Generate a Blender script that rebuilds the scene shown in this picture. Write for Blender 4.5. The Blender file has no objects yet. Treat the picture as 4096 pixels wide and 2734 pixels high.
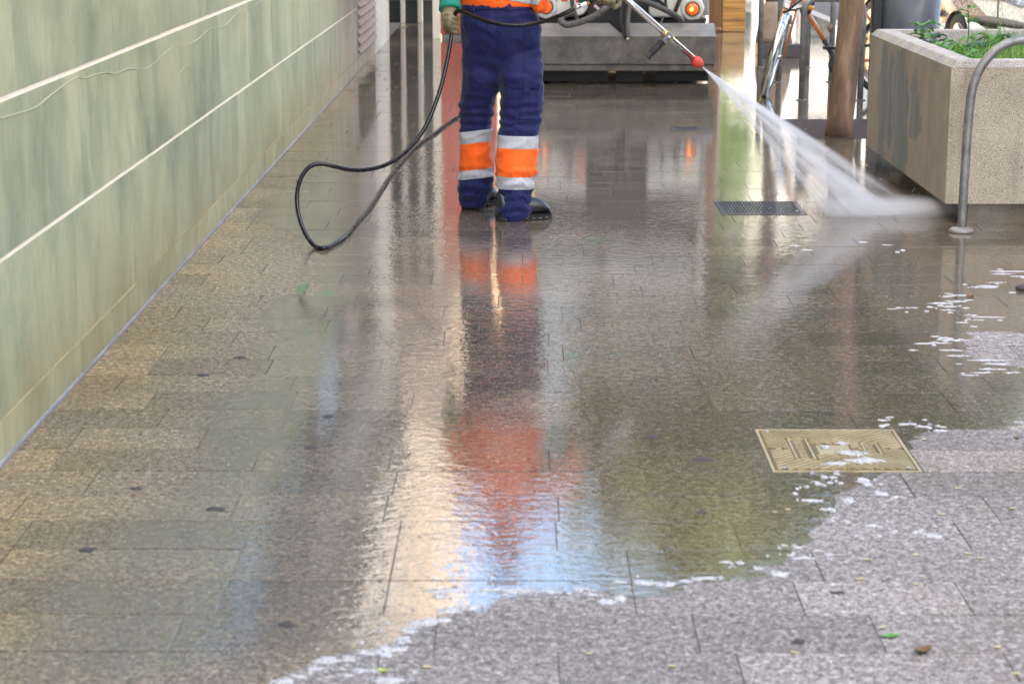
import bpy, bmesh, math, random
from mathutils import Vector, Matrix, noise as mnoise
R = math.radians
PI = math.pi
sc = bpy.context.scene
COL = sc.collection
random.seed(7)

# ------------------------------------------------------------------ camera, world, sun, exposure
F, PW, PH, CH = 7964.0, 4096, 2734, 1.67          # focal length in photo pixels, photo size, eye height
PITCH = math.atan(1802 / F)
YAW = math.atan(42 / F * math.cos(PITCH))
cam_d = bpy.data.cameras.new('camera')
cam_d.sensor_width = 36
cam_d.lens = F / PW * 36
cam_d.clip_start = 0.1
cam_d.clip_end = 2000
cam_d.dof.use_dof = True
cam_d.dof.focus_distance = 9.9
cam_d.dof.aperture_fstop = 5.6
cam = bpy.data.objects.new('camera', cam_d)
COL.objects.link(cam)
cam.location = (0, 0, CH)
cam.rotation_euler = (PI / 2 - PITCH, 0, YAW)
sc.camera = cam

SUN_EL = R(32)
SUN_H = Vector((0.80, -0.60, 0)).normalized()      # horizontal direction towards the sun: right and behind
SUN_DIR = (SUN_H * math.cos(SUN_EL) + Vector((0, 0, math.sin(SUN_EL))))
world = bpy.data.worlds.new('World')
sc.world = world
world.use_nodes = True
wn = world.node_tree
wn.nodes.clear()
w_out = wn.nodes.new('ShaderNodeOutputWorld')
w_bg = wn.nodes.new('ShaderNodeBackground')
w_sky = wn.nodes.new('ShaderNodeTexSky')
w_sky.sky_type = 'NISHITA'
w_sky.sun_disc = False
w_sky.sun_elevation = SUN_EL
w_sky.sun_rotation = math.atan2(SUN_H.x, SUN_H.y)
w_sky.air_density = 1.0
w_sky.dust_density = 2.5
w_sky.ozone_density = 1.0
w_bg.inputs['Strength'].default_value = 0.15
wn.links.new(w_sky.outputs['Color'], w_bg.inputs['Color'])
wn.links.new(w_bg.outputs['Background'], w_out.inputs['Surface'])
sun_d = bpy.data.lights.new('sun', 'SUN')
sun_d.energy = 4.0
sun_d.angle = R(0.5)
sun_d.color = (1.0, 0.95, 0.88)
sun = bpy.data.objects.new('sun', sun_d)
COL.objects.link(sun)
sun.location = (20, -20, 30)
sun.rotation_euler = SUN_DIR.to_track_quat('Z', 'Y').to_euler()
sc.view_settings.view_transform = 'Standard'
sc.view_settings.look = 'None'
sc.view_settings.gamma = 1.0
sc.view_settings.use_curve_mapping = False
sc.view_settings.exposure = 2.9
sc.render.engine = 'CYCLES'
sc.cycles.volume_bounces = 4
sc.cycles.volume_step_rate = 2.0
sc.cycles.volume_max_steps = 128
sc.cycles.transparent_max_bounces = 24
sc.cycles.max_bounces = 7
sc.cycles.diffuse_bounces = 3
sc.cycles.sample_clamp_indirect = 8

# ------------------------------------------------------------------ photo pixel -> direction -> point
def ray(u, v):
    x = (u - PW / 2) / F
    y = (PH / 2 - v) / F
    cp, sp = math.cos(PITCH), math.sin(PITCH)
    d = Vector((x, cp + y * sp, -sp + y * cp))
    c, s = math.cos(YAW), math.sin(YAW)
    return Vector((d.x * c - d.y * s, d.x * s + d.y * c, d.z))
def PG(u, v, z=0.0):                     # where the ray meets the level z
    d = ray(u, v); t = (z - CH) / d.z
    return Vector((d.x * t, d.y * t, z))
def PY(u, v, Y):                         # where the ray meets the plane y = Y
    d = ray(u, v); t = Y / d.y
    return Vector((d.x * t, Y, CH + d.z * t))
def PX(u, v, X):
    d = ray(u, v); t = X / d.x
    return Vector((X, d.y * t, CH + d.z * t))

# ------------------------------------------------------------------ shape helpers
class MB:
    def __init__(s): s.v = []; s.f = []
    def add(s, v, f):
        o = len(s.v); s.v += [tuple(p) for p in v]; s.f += [tuple(i + o for i in q) for q in f]; return s
    def box(s, x0, x1, y0, y1, z0, z1, m=None):
        v = [Vector(p) for p in ((x0,y0,z0),(x1,y0,z0),(x1,y1,z0),(x0,y1,z0),(x0,y0,z1),(x1,y0,z1),(x1,y1,z1),(x0,y1,z1))]
        if m: v = [m @ p for p in v]
        return s.add(v, [(3,2,1,0),(4,5,6,7),(0,1,5,4),(1,2,6,5),(2,3,7,6),(3,0,4,7)])
    def bar(s, a, b, w, d, up=(0, 0, 1)):          # rectangular bar from a to b
        a, b = Vector(a), Vector(b); t = (b - a); L = t.length; t.normalize()
        x = t.cross(Vector(up)); x = x.normalized() if x.length > 1e-5 else Vector((1, 0, 0))
        y = x.cross(t)
        m = Matrix((x, t, y)).transposed().to_4x4(); m.translation = a
        return s.box(-w/2, w/2, 0, L, -d/2, d/2, m)
    def prism(s, poly, y0, y1, axis='y'):         # polygon in (a,b) pushed along an axis
        n = len(poly)
        if axis == 'y': P = lambda a, b, c: (a, c, b)
        elif axis == 'x': P = lambda a, b, c: (c, a, b)
        else: P = lambda a, b, c: (a, b, c)
        v = [P(a, b, y0) for a, b in poly] + [P(a, b, y1) for a, b in poly]
        f = [tuple(range(n)), tuple(range(2*n-1, n-1, -1))] + [(i, (i+1) % n + 0, (i+1) % n + n, i + n) for i in range(n)]
        return s.add(v, f)
    def rings(s, rings, cap=True):                # loft through closed rings of equal length
        n = len(rings[0]); v = [p for r in rings for p in r]; f = []
        for k in range(len(rings) - 1):
            for i in range(n):
                f.append((k*n+i, k*n+(i+1) % n, (k+1)*n+(i+1) % n, (k+1)*n+i))
        if cap:
            f.append(tuple(range(n-1, -1, -1))); f.append(tuple((len(rings)-1)*n + i for i in range(n)))
        return s.add(v, f)
    def tube(s, path, r, seg=12, cap=True):
        P = [Vector(p) for p in path]; n = len(P)
        rr = r if isinstance(r, (list, tuple)) else [r] * n
        t0 = (P[1] - P[0]).normalized()
        x = t0.cross(Vector((0, 0, 1)))
        if x.length < 1e-3: x = t0.cross(Vector((0, 1, 0)))
        x.normalize(); out = []
        for i in range(n):
            t = (P[min(i+1, n-1)] - P[max(i-1, 0)]).normalized()
            x = (x - t * x.dot(t)).normalized(); y = t.cross(x)
            out.append([P[i] + (x * math.cos(2*PI*k/seg) + y * math.sin(2*PI*k/seg)) * rr[i] for k in range(seg)])
        return s.rings(out, cap)
    def lathe(s, prof, seg=24, m=None):           # profile of (r, z)
        rg = [[Vector((r*math.cos(2*PI*k/seg), r*math.sin(2*PI*k/seg), z)) for k in range(seg)] for r, z in prof]
        if m: rg = [[m @ p for p in q] for q in rg]
        return s.rings(rg)
    def ell(s, c, rad, seg=14, rot=None):
        rg = []; c = Vector(c); n = max(5, seg // 2)
        for j in range(n + 1):
            th = PI * (0.02 + 0.96 * j / n)
            q = []
            for k in range(seg):
                p = Vector((rad[0]*math.sin(th)*math.cos(2*PI*k/seg), rad[1]*math.sin(th)*math.sin(2*PI*k/seg), -rad[2]*math.cos(th)))
                if rot: p = rot @ p
                q.append(c + p)
            rg.append(q)
        return s.rings(rg)
    def mesh(s, name):
        me = bpy.data.meshes.new(name); me.from_pydata(s.v, [], s.f); me.update(); return me

def crom(pts, n=8):                                # smooth curve through points
    P = [Vector(p) for p in pts]; P = [P[0]*2 - P[1]] + P + [P[-1]*2 - P[-2]]; out = []
    for i in range(1, len(P) - 2):
        p0, p1, p2, p3 = P[i-1:i+3]
        for k in range(n):
            t = k / n
            out.append(0.5*((2*p1) + (p2-p0)*t + (2*p0-5*p1+4*p2-p3)*t*t + (3*p1-p0-3*p2+p3)*t**3))
    out.append(P[-2]); return out

def put(name, me, mat, parent=None, smooth=False, bevel=0, fixn=True):
    if isinstance(me, MB):
        me = me.mesh(name)
        if fixn:
            bm = bmesh.new(); bm.from_mesh(me); bmesh.ops.recalc_face_normals(bm, faces=bm.faces[:])
            bm.to_mesh(me); bm.free()
    o = bpy.data.objects.new(name, me); COL.objects.link(o)
    if mat is not None and not me.materials: me.materials.append(mat)
    if parent is not None:
        o.parent = parent
        o.matrix_parent_inverse = PINV.get(parent.name, Matrix()).copy()
    if smooth:
        me.polygons.foreach_set('use_smooth', [True] * len(me.polygons)); 
    if bevel:
        b = o.modifiers.new('bevel', 'BEVEL'); b.width = bevel; b.segments = 2; b.limit_method = 'ANGLE'; b.angle_limit = R(40)
    return o
PINV = {}
def tag(o, label, cat=None, group=None, kind=None):
    o['label'] = label
    if cat: o['category'] = cat
    if group: o['group'] = group
    if kind: o['kind'] = kind
    return o
def struct(o, label=None):
    o['kind'] = 'structure'
    if label: o['label'] = label
    return o
def thing(name, loc, label, cat, group=None):
    o = bpy.data.objects.new(name, None); COL.objects.link(o); o.location = loc
    o.empty_display_size = 0.1
    PINV[o.name] = Matrix.Translation(-Vector(loc))
    return tag(o, label, cat, group)
def remesh(mb, vox, smooth=4, name='m'):
    me = mb.mesh(name)
    bm = bmesh.new(); bm.from_mesh(me); bmesh.ops.recalc_face_normals(bm, faces=bm.faces[:]); bm.to_mesh(me); bm.free()
    o = bpy.data.objects.new('tmp', me); COL.objects.link(o)
    m = o.modifiers.new('r', 'REMESH'); m.mode = 'VOXEL'; m.voxel_size = vox
    s = o.modifiers.new('s', 'SMOOTH'); s.iterations = smooth; s.factor = 0.5
    dg = bpy.context.evaluated_depsgraph_get()
    out = bpy.data.meshes.new_from_object(o.evaluated_get(dg))
    bpy.data.objects.remove(o); bpy.data.meshes.remove(me)
    out.name = name
    return out

# ------------------------------------------------------------------ material helpers
class M:
    def __init__(s, name):
        s.m = bpy.data.materials.new(name); s.m.use_nodes = True; s.t = s.m.node_tree
        s.b = s.t.nodes['Principled BSDF']; s.out = s.t.nodes['Material Output']
    def n(s, typ, **kw):
        nd = s.t.nodes.new(typ)
        for k, v in kw.items(): setattr(nd, k, v)
        return nd
    def l(s, a, b): s.t.links.new(a, b)
    def sock(s, v, inp):
        if isinstance(v, bpy.types.NodeSocket): s.l(v, inp)
        else: inp.default_value = v
    def math(s, op, a, b=0.0, c=None, clamp=False):
        nd = s.n('ShaderNodeMath', operation=op); nd.use_clamp = clamp
        s.sock(a, nd.inputs[0]); s.sock(b, nd.inputs[1])
        if c is not None: s.sock(c, nd.inputs[2])
        return nd.outputs[0]
    def noise(s, vec, scale, detail=2, rough=0.5, dist=0.0, out='Fac'):
        nd = s.n('ShaderNodeTexNoise'); nd.inputs['Scale'].default_value = scale
        nd.inputs['Detail'].default_value = detail; nd.inputs['Roughness'].default_value = rough; nd.inputs['Distortion'].default_value = dist
        if vec is not None: s.l(vec, nd.inputs['Vector'])
        return nd.outputs[out]
    def map(s, vec, scale=(1,1,1), loc=(0,0,0), rot=(0,0,0)):
        nd = s.n('ShaderNodeMapping'); nd.inputs['Scale'].default_value = scale; nd.inputs['Location'].default_value = loc; nd.inputs['Rotation'].default_value = rot
        s.l(vec, nd.inputs['Vector']); return nd.outputs[0]
    def ramp(s, fac, stops, interp='LINEAR'):
        nd = s.n('ShaderNodeValToRGB'); cr = nd.color_ramp; cr.interpolation = interp
        while len(cr.elements) < len(stops): cr.elements.new(0.5)
        for e, (p, c) in zip(cr.elements, stops):
            e.position = p; e.color = (c, c, c, 1) if isinstance(c, (int, float)) else (*c, 1)
        s.l(fac, nd.inputs[0]); return nd.outputs[0]
    def mr(s, v, a, b, c=0.0, d=1.0, typ='SMOOTHSTEP'):
        nd = s.n('ShaderNodeMapRange'); nd.interpolation_type = typ
        s.sock(v, nd.inputs[0])
        for i, x in enumerate((a, b, c, d)): nd.inputs[i+1].default_value = x
        return nd.outputs[0]
    def mix(s, fac, a, b, mode='MIX'):
        nd = s.n('ShaderNodeMix', data_type='RGBA', blend_type=mode)
        s.sock(fac, nd.inputs[0])
        for v, i in ((a, 6), (b, 7)):
            if isinstance(v, tuple): nd.inputs[i].default_value = (*v, 1)
            else: s.l(v, nd.inputs[i])
        return nd.outputs[2]
    def pos(s): return s.n('ShaderNodeNewGeometry').outputs['Position']
    def objc(s): return s.n('ShaderNodeTexCoord').outputs['Object']
    def sep(s, v):
        nd = s.n('ShaderNodeSeparateXYZ'); s.l(v, nd.inputs[0]); return nd.outputs
    def rnd(s): return s.n('ShaderNodeObjectInfo').outputs['Random']
    def bump(s, h, dist, strength=1.0, normal=None):
        nd = s.n('ShaderNodeBump'); nd.inputs['Distance'].default_value = dist; nd.inputs['Strength'].default_value = strength
        s.l(h, nd.inputs['Height'])
        if normal is not None: s.l(normal, nd.inputs['Normal'])
        return nd.outputs[0]
    def set(s, **kw):
        for k, v in kw.items():
            inp = s.b.inputs[k.replace('_', ' ')]
            if isinstance(v, bpy.types.NodeSocket): s.l(v, inp)
            elif isinstance(v, tuple) and len(v) == 3 and inp.type == 'RGBA': inp.default_value = (*v, 1)
            else: inp.default_value = v
        return s
def simple(name, col, rough=0.5, metal=0.0, var=0.25, scale=8, bump=0.0, bscale=60, coat=0.0, stretch=(1,1,1), **kw):
    m = M(name); p = m.map(m.pos(), stretch)
    n1 = m.noise(p, scale, 4, 0.6)
    n2 = m.noise(p, scale * 7, 3, 0.6)
    f = m.math('ADD', m.math('MULTIPLY', n1, 0.65), m.math('MULTIPLY', n2, 0.35))
    lo = tuple(c * (1 - var) for c in col); hi = tuple(min(1, c * (1 + var)) for c in col)
    m.set(Base_Color=m.ramp(f, [(0.3, lo), (0.7, hi)]), Metallic=metal, Coat_Weight=coat,
          Roughness=m.mr(n2, 0.3, 0.7, max(0.02, rough - 0.1), min(1, rough + 0.12)))
    if bump: m.set(Normal=m.bump(m.noise(p, bscale, 3, 0.6), bump))
    if kw: m.set(**kw)
    return m.m
# ------------------------------------------------------------------ ground: wet granite paving
ROW = 0.2385
ROW0 = 6.127                                        # one joint line runs along the far edge of the access cover
WALLX = -1.56
EDGE_PX = [(1000,2760),(1300,2630),(1560,2595),(1640,2500),(1800,2440),(2000,2390),(2400,2370),(2560,2395),(2800,2330),(3130,2270),
           (3250,2150),(3350,2000),(3500,1900),(3650,1760),(3800,1720),(4096,1690)]
EDGE = [PG(u, v) for u, v in EDGE_PX]

def granite_mat(name, joints=False):
    m = M(name); p = m.pos(); X, Y, Z = m.sep(p)
    # wet or dry: everything beyond the water's edge is wet
    fc = m.n('ShaderNodeFloatCurve'); cv = fc.mapping.curves[0]
    pts = [(0.0, 0.0)] + [((e.x + 1.6) / 3.6, (e.y - 3.5) / 4.0) for e in EDGE] + [(1.0, 0.70)]
    while len(cv.points) < len(pts): cv.points.new(0.5, 0.5)
    for q, (a, b) in zip(cv.points, pts): q.location = (max(0, min(1, a)), max(0, min(1, b))); q.handle_type = 'VECTOR'
    fc.mapping.update()
    m.l(m.mr(X, -1.6, 2.0, 0, 1, 'LINEAR'), fc.inputs['Value'])
    yb = m.math('MULTIPLY_ADD', fc.outputs[0], 4.0, 3.5)
    ng = m.math('SUBTRACT', m.noise(m.map(p, (2.2, 6.0, 1)), 1.0, 4, 0.6), 0.5)
    d = m.math('SUBTRACT', m.math('MULTIPLY_ADD', ng, 0.42, Y), yb)
    wet = m.mr(d, -0.012, 0.012)
    dc = PG(4060, 1400)
    ex = m.math('DIVIDE', m.math('SUBTRACT', X, dc.x), 0.17); ey = m.math('DIVIDE', m.math('SUBTRACT', Y, dc.y), 0.34)
    er = m.math('SQRT', m.math('ADD', m.math('MULTIPLY', ex, ex), m.math('MULTIPLY', ey, ey)))
    wet = m.math('MULTIPLY', wet, m.mr(m.math('MULTIPLY_ADD', ng, 1.6, er), 0.94, 1.02))
    # thickness of the water film: puddled in the middle of the pavement, thin along the wall
    film = m.noise(m.map(p, (1.2, 0.8, 1), (3.1, 0.4, 0)), 1.0, 3, 0.55)
    film = m.math('ADD', film, m.mr(X, -1.5, -0.75, -0.34, 0.12, 'LINEAR'))
    film = m.math('ADD', film, m.mr(X, 0.1, 0.7, 0.0, 0.14, 'LINEAR'))
    film = m.math('ADD', film, m.mr(Y, 8.5, 13.0, 0.0, 0.42, 'LINEAR'))
    film = m.mr(film, 0.38, 0.56)
    # stone
    sp = m.noise(p, 260, 2, 0.65); sp2 = m.noise(p, 120, 3, 0.7)
    sp3 = m.noise(p, 36, 3, 0.65)
    s = m.math('ADD', m.math('ADD', m.math('MULTIPLY', sp, 0.36), m.math('MULTIPLY', sp2, 0.36)), m.math('MULTIPLY', sp3, 0.28))
    col = m.ramp(s, [(0.38, (0.045, 0.04, 0.036)), (0.46, (0.23, 0.21, 0.19)), (0.53, (0.43, 0.395, 0.365)), (0.61, (0.80, 0.76, 0.72))])
    col = m.mix(1.0, col, m.ramp(m.noise(p, 75, 3, 0.7), [(0.36, 0.55), (0.5, 1.0), (0.64, 1.5)]), 'MULTIPLY')
    isl = m.n('ShaderNodeNewGeometry').outputs['Random Per Island']
    rr = m.math('FRACT', m.math('ADD', m.rnd(), m.math('MULTIPLY', isl, 7.31)))
    col = m.mix(1.0, col, m.ramp(rr, [(0, (0.74, 0.72, 0.70)), (0.5, (0.95, 0.92, 0.90)), (0.9, (1.05, 1.01, 0.98)), (1, (1.18, 1.12, 1.06))]), 'MULTIPLY')
    # grime: broad brown clouds, an ochre run-off band by the wall lightened to suggest its reflection, a few dark spills
    g1 = m.noise(m.map(p, (1.0, 0.5, 1)), 1.1, 5, 0.62)
    col = m.mix(m.mr(g1, 0.48, 0.72, 0, 0.45), col, (0.16, 0.115, 0.07))
    wl = m.math('MULTIPLY', m.mr(X, -0.9, -1.5, 0, 1), m.mr(m.noise(p, 2.6, 4, 0.65), 0.3, 0.7, 0.25, 0.85))
    col = m.mix(wl, col, m.mix(1.0, m.mix(1.0, col, m.ramp(m.math('FRACT', m.math('MULTIPLY', rr, 5.7)), [(0, 0.78), (0.6, 0.97), (1, 1.25)]), 'MULTIPLY'), (1.4, 1.24, 0.84), 'MULTIPLY'))
    gr = m.mr(m.noise(m.map(p, (3.0, 2.0, 1), (11, 5, 0)), 1.0, 4, 0.7), 0.66, 0.80, 0, 0.35)
    col = m.mix(gr, col, (0.07, 0.085, 0.04))
    wcol = m.mix(1.0, col, m.mix(film, (0.58, 0.515, 0.395), (0.36, 0.305, 0.215)), 'MULTIPLY')  # thin-film tint kept lighter; by the wall it stands in for its reflection
    col = m.mix(1.0, col, (0.72, 0.72, 0.72), 'MULTIPLY')
    for (u, v, ru, rv) in ((2365, 962, 60, 12), (2478, 968, 24, 8), (1212, 1150, 36, 30), (1312, 1172, 34, 18), (2290, 1418, 60, 10), (2470, 1412, 30, 8), (1228, 1325, 18, 10)):   # smears of green paint
        c = PG(u, v); rx_ = ru*math.hypot(c.y, CH)/F; ry_ = (PG(u, v - rv).y - PG(u, v + rv).y)/2
        e1 = m.math('DIVIDE', m.math('SUBTRACT', X, c.x), rx_); e2 = m.math('DIVIDE', m.math('SUBTRACT', Y, c.y), ry_)
        ee = m.math('ADD', m.math('MULTIPLY', e1, e1), m.math('MULTIPLY', e2, e2))
        wcol = m.mix(m.math('MULTIPLY', m.mr(ee, 1.0, 0.1, 0, 0.8), m.mr(sp2, .42, .58)), wcol, (0.02, 0.22, 0.03))
    if joints:
        br = m.n('ShaderNodeTexBrick'); br.inputs['Scale'].default_value = 1.0
        br.inputs['Brick Width'].default_value = 0.52; br.inputs['Row Height'].default_value = ROW; br.inputs['Mortar Size'].default_value = 0.004
        br.inputs['Color1'].default_value = (1, 1, 1, 1); br.inputs['Color2'].default_value = (.86, .86, .86, 1); br.inputs['Mortar'].default_value = (.35, .3, .25, 1)
        m.l(p, br.inputs['Vector'])
        wcol = m.mix(1.0, wcol, br.outputs['Color'], 'MULTIPLY'); col = m.mix(1.0, col, br.outputs['Color'], 'MULTIPLY')
    m.set(Base_Color=m.mix(wet, col, wcol))
    m.set(Roughness=m.mr(wet, 0, 1, 0.78, 0.5), Specular_IOR_Level=m.mr(wet, 0, 1, 0.3, 0.06))
    gn = m.bump(s, 0.0012, 0.6)
    m.set(Normal=gn)
    # water film
    rip = m.noise(m.map(p, (17, 26, 1)), 1.0, 2, 0.5, 0.8)
    rip2 = m.noise(m.map(p, (60, 85, 1)), 1.0, 2, 0.5)
    calm = m.mr(m.noise(m.map(p, (0.9, 0.6, 1), (7, 2, 0)), 1.0, 2), 0.35, 0.68, 0.25, 1.0)
    calm = m.math('MULTIPLY', calm, m.mr(Y, 8.0, 14.0, 1.0, 0.28, 'LINEAR'))
    hgt = m.math('MULTIPLY', m.math('MULTIPLY_ADD', rip2, 0.34, rip), calm)
    hgt = m.math('ADD', hgt, m.math('MULTIPLY', s, m.mr(film, 0, 1, 0.22, 0.055)))
    m.set(Coat_Normal=m.bump(hgt, 0.0017, 1.0), Coat_IOR=2.05,
          Coat_Weight=m.math('MULTIPLY', wet, m.mr(film, 0, 1, 0.38, 1.0)), Coat_Roughness=m.mr(film, 0, 1, 0.16, 0.012))
    return m.m
M_PAVER = granite_mat('wet_granite')
M_PAVEFAR = granite_mat('wet_granite_far', True)
M_BED = simple('joint_sand', (0.13, 0.11, 0.085), 0.85, bump=0.002)

# big ground sheet to the horizon, road beside the pavement
b = MB().add([(-400,-200,-.14),(400,-200,-.14),(400,900,-.14),(-400,900,-.14)], [(0,1,2,3)])
struct(put('ground', b, simple('far_ground', (0.11, 0.105, 0.10), 0.8)))
b = MB().add([(4.2,-60,-.13),(11.5,-60,-.13),(11.5,90,-.13),(4.2,90,-.13)], [(0,1,2,3)])
struct(put('road', b, simple('asphalt', (0.055, 0.055, 0.056), 0.75, bump=0.004, bscale=150)))
kb = MB()
for k in range(60): kb.box(4.02, 4.18, -12 + k, -12 + k + 0.992, -.13, 0.004)
struct(put('kerb', kb, simple('kerb_granite', (0.30, 0.285, 0.27), 0.6, bump=0.002), bevel=0.01))
pave = put('pavement', MB().box(WALLX - 0.3, 4.02, -10, 60, -0.135, -0.004), M_BED)
struct(pave)
PINV[pave.name] = Matrix()

# pieces cut out of the paving: covers, grates and the tree pit (x0,x1,y0,y1)
HOLE_COVER = (0.738, 1.186, ROW0 - 2*ROW, ROW0)
HOLE_GRATE = (1.057, 1.509, ROW0 + 18*ROW, ROW0 + 20*ROW)
HOLE_DRAIN = (1.07, 1.28, ROW0 + 34*ROW, ROW0 + 35*ROW)
HOLE_PIT = (1.93, 3.05, ROW0 + 32*ROW, ROW0 + 37*ROW)
HOLES = [HOLE_COVER, HOLE_GRATE, HOLE_DRAIN, HOLE_PIT]
rp = random.Random(11)
pieces = []
for k in range(-11, 58):
    y0, y1 = ROW0 + k*ROW, ROW0 + (k+1)*ROW
    ym = (y0 + y1) / 2
    xr = min(4.02, 0.7 + ym * 0.27)
    spans = [(WALLX + 0.012, xr)]
    for h in HOLES:
        if h[2] < ym < h[3]:
            spans = [s for a, b2 in spans for s in ((a, min(b2, h[0])), (max(a, h[1]), b2)) if s[1] - s[0] > 0.02]
    for a, b2 in spans:
        x = a
        first = True
        while x < b2 - 0.01:
            L = rp.choice([0.15, 0.22, 0.3, 0.38, 0.45]) if first and a < WALLX + 0.1 else rp.choice([0.40, 0.40, 0.48, 0.60, 0.60, 0.42])
            first = False
            e = x + L
            if b2 - e < 0.13: e = b2
            pieces.append((x, min(e, b2), y0, y1)); x = e
pieces.sort(key=lambda q: q[2])
MESHES = {}
def paver_mesh(L, W, g=0.0):
    key = (round(L, 3), round(W, 3), g)
    if key not in MESHES:
        a, b2, c = L/2 - 0.0013 - g, W/2 - 0.0012 - g, 0.0006
        v = [(-a,-b2,-.02),(a,-b2,-.02),(a,b2,-.02),(-a,b2,-.02),(-a,-b2,-c),(a,-b2,-c),(a,b2,-c),(-a,b2,-c),
             (-a+c,-b2+c,0),(a-c,-b2+c,0),(a-c,b2-c,0),(-a+c,b2-c,0)]
        f = [(0,1,5,4),(1,2,6,5),(2,3,7,6),(3,0,4,7),(4,5,9,8),(5,6,10,9),(6,7,11,10),(7,4,8,11),(8,9,10,11)]
        me = bpy.data.meshes.new('paver'); me.from_pydata(v, [], f); me.materials.append(M_PAVER); MESHES[key] = me
    return MESHES[key]
rest = MB()
for i, (x0, x1, y0, y1) in enumerate(pieces):
    dz = rp.uniform(-0.0007, 0.0007); tx, ty = rp.gauss(0, 0.0009), rp.gauss(0, 0.0008)
    me = paver_mesh(x1 - x0, y1 - y0, 0.0009 if x0 < -1.1 else (0.0003 if rp.random() < .4 else 0.0))
    if i < 300:
        o = bpy.data.objects.new('paver', me); COL.objects.link(o); o.parent = pave
        o.location = ((x0+x1)/2, (y0+y1)/2, dz); o.rotation_euler = (tx, ty, rp.gauss(0, 0.0012))
    else:
        m4 = Matrix.Translation(((x0+x1)/2, (y0+y1)/2, dz)) @ Matrix.Rotation(tx, 4, 'X') @ Matrix.Rotation(ty, 4, 'Y')
        rest.add([m4 @ v.co for v in me.vertices], [tuple(p.vertices) for p in me.polygons])
o = put('paver_field', rest, M_PAVER, pave, fixn=False); o['kind'] = 'stuff'
YF = ROW0 + 58*ROW
far = MB().add([(WALLX,YF,-.001),(4.02,YF,-.001),(4.02,60,-.001),(WALLX,60,-.001)], [(0,1,2,3)])
yq = ROW0 - 11*ROW
far.add([(WALLX,-10,-.001),(4.02,-10,-.001),(4.02,yq,-.001),(WALLX,yq,-.001)], [(0,1,2,3)])
for k in range(-11, 58):                        # strip on the far right where no piece shows
    y0 = ROW0 + k*ROW; xr = min(4.02, 0.7 + (y0 + ROW/2)*0.27)
    if xr < 4.0: far.add([(xr,y0,-.001),(4.02,y0,-.001),(4.02,y0+ROW,-.001),(xr,y0+ROW,-.001)], [(0,1,2,3)])
o = put('paver_field', far, M_PAVEFAR, pave); o['kind'] = 'stuff'

# ------------------------------------------------------------------ left building with green stone cladding
def wall_mat():
    m = M('green_stone'); p = m.pos(); X, Y, Z = m.sep(p); r = m.rnd()
    off = m.n('ShaderNodeCombineXYZ'); m.l(m.math('MULTIPLY', r, 37.0), off.inputs[1]); m.l(m.math('MULTIPLY', r, 3.0), off.inputs[2])
    va = m.n('ShaderNodeVectorMath', operation='ADD'); m.l(p, va.inputs[0]); m.l(off.outputs[0], va.inputs[1])
    q = va.outputs[0]
    n1 = m.noise(m.map(q, (1, 1.5, 1.15)), 1.0, 7, 0.66, 0.6)
    n2 = m.noise(m.map(p, (1, 4.2, 3.2)), 1.0, 7, 0.72, 0.5)
    n3 = m.noise(m.map(p, (1, 50, 14)), 1.0, 4, 0.7)
    f = m.math('ADD', m.math('ADD', m.math('MULTIPLY', n1, 0.5), m.math('MULTIPLY', n2, 0.28)), m.math('MULTIPLY', n3, 0.22))
    col = m.ramp(f, [(0.34, (0.16, 0.20, 0.125)), (0.44, (0.30, 0.335, 0.205)), (0.54, (0.41, 0.43, 0.265)), (0.65, (0.50, 0.495, 0.315))])
    col = m.mix(1.0, col, m.ramp(r, [(0, (0.86, 0.88, 0.86)), (0.5, (0.97, 0.97, 0.95)), (1, (1.06, 1.05, 1.02))]), 'MULTIPLY')
    # dark vertical run marks and a few mineral bands
    run = m.mr(m.noise(m.map(p, (1, 5.5, 0.35), (0, 4, 0)), 1.0, 4, 0.7), 0.58, 0.72, 0, 0.28)
    col = m.mix(run, col, (0.16, 0.195, 0.13))
    blk = m.mr(m.noise(m.map(q, (1, 2.4, 0.8), (0, 2, 7)), 1.0, 4, 0.6, 0.4), 0.54, 0.60, 0, 0.30)
    col = m.mix(blk, col, (0.17, 0.21, 0.14))
    # pale flecks and scratches
    fl = m.mr(m.noise(m.map(p, (1, 46, 9), (0, 1, 3)), 1.0, 3, 0.6), 0.66, 0.74, 0, 0.55)
    col = m.mix(fl, col, (0.60, 0.57, 0.42))
    # ochre grime low down
    low = m.math('MULTIPLY', m.mr(Z, 0.62, 0.0, 0, 1), m.mr(m.noise(m.map(p, (1, 6, 1.6)), 1.0, 4, 0.65), 0.3, 0.62, 0.2, 1))
    col = m.mix(m.math('MULTIPLY', low, 0.55), col, (0.245, 0.195, 0.075))
    # far end: grey brown soot streaks over pale lime
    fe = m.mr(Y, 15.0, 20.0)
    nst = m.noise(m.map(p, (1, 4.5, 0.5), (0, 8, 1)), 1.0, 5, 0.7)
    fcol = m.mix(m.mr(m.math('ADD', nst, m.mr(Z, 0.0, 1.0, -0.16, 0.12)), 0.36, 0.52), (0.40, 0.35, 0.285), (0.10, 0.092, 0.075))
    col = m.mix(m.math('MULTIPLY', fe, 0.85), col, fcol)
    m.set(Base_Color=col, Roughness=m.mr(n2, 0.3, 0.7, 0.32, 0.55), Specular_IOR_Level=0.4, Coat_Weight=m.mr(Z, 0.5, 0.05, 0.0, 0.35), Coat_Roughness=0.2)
    m.set(Normal=m.bump(m.noise(m.map(p, (60, 60, 25)), 1.0, 4, 0.6), 0.0015, 0.7))
    return m.m
M_WALL = wall_mat()
M_GROUT = simple('cream_grout', (0.86, 0.79, 0.63), 0.7, var=0.1, bump=0.002)
M_GROUT2 = simple('tan_grout', (0.50, 0.38, 0.22), 0.7, var=0.3, bump=0.002)
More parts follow.
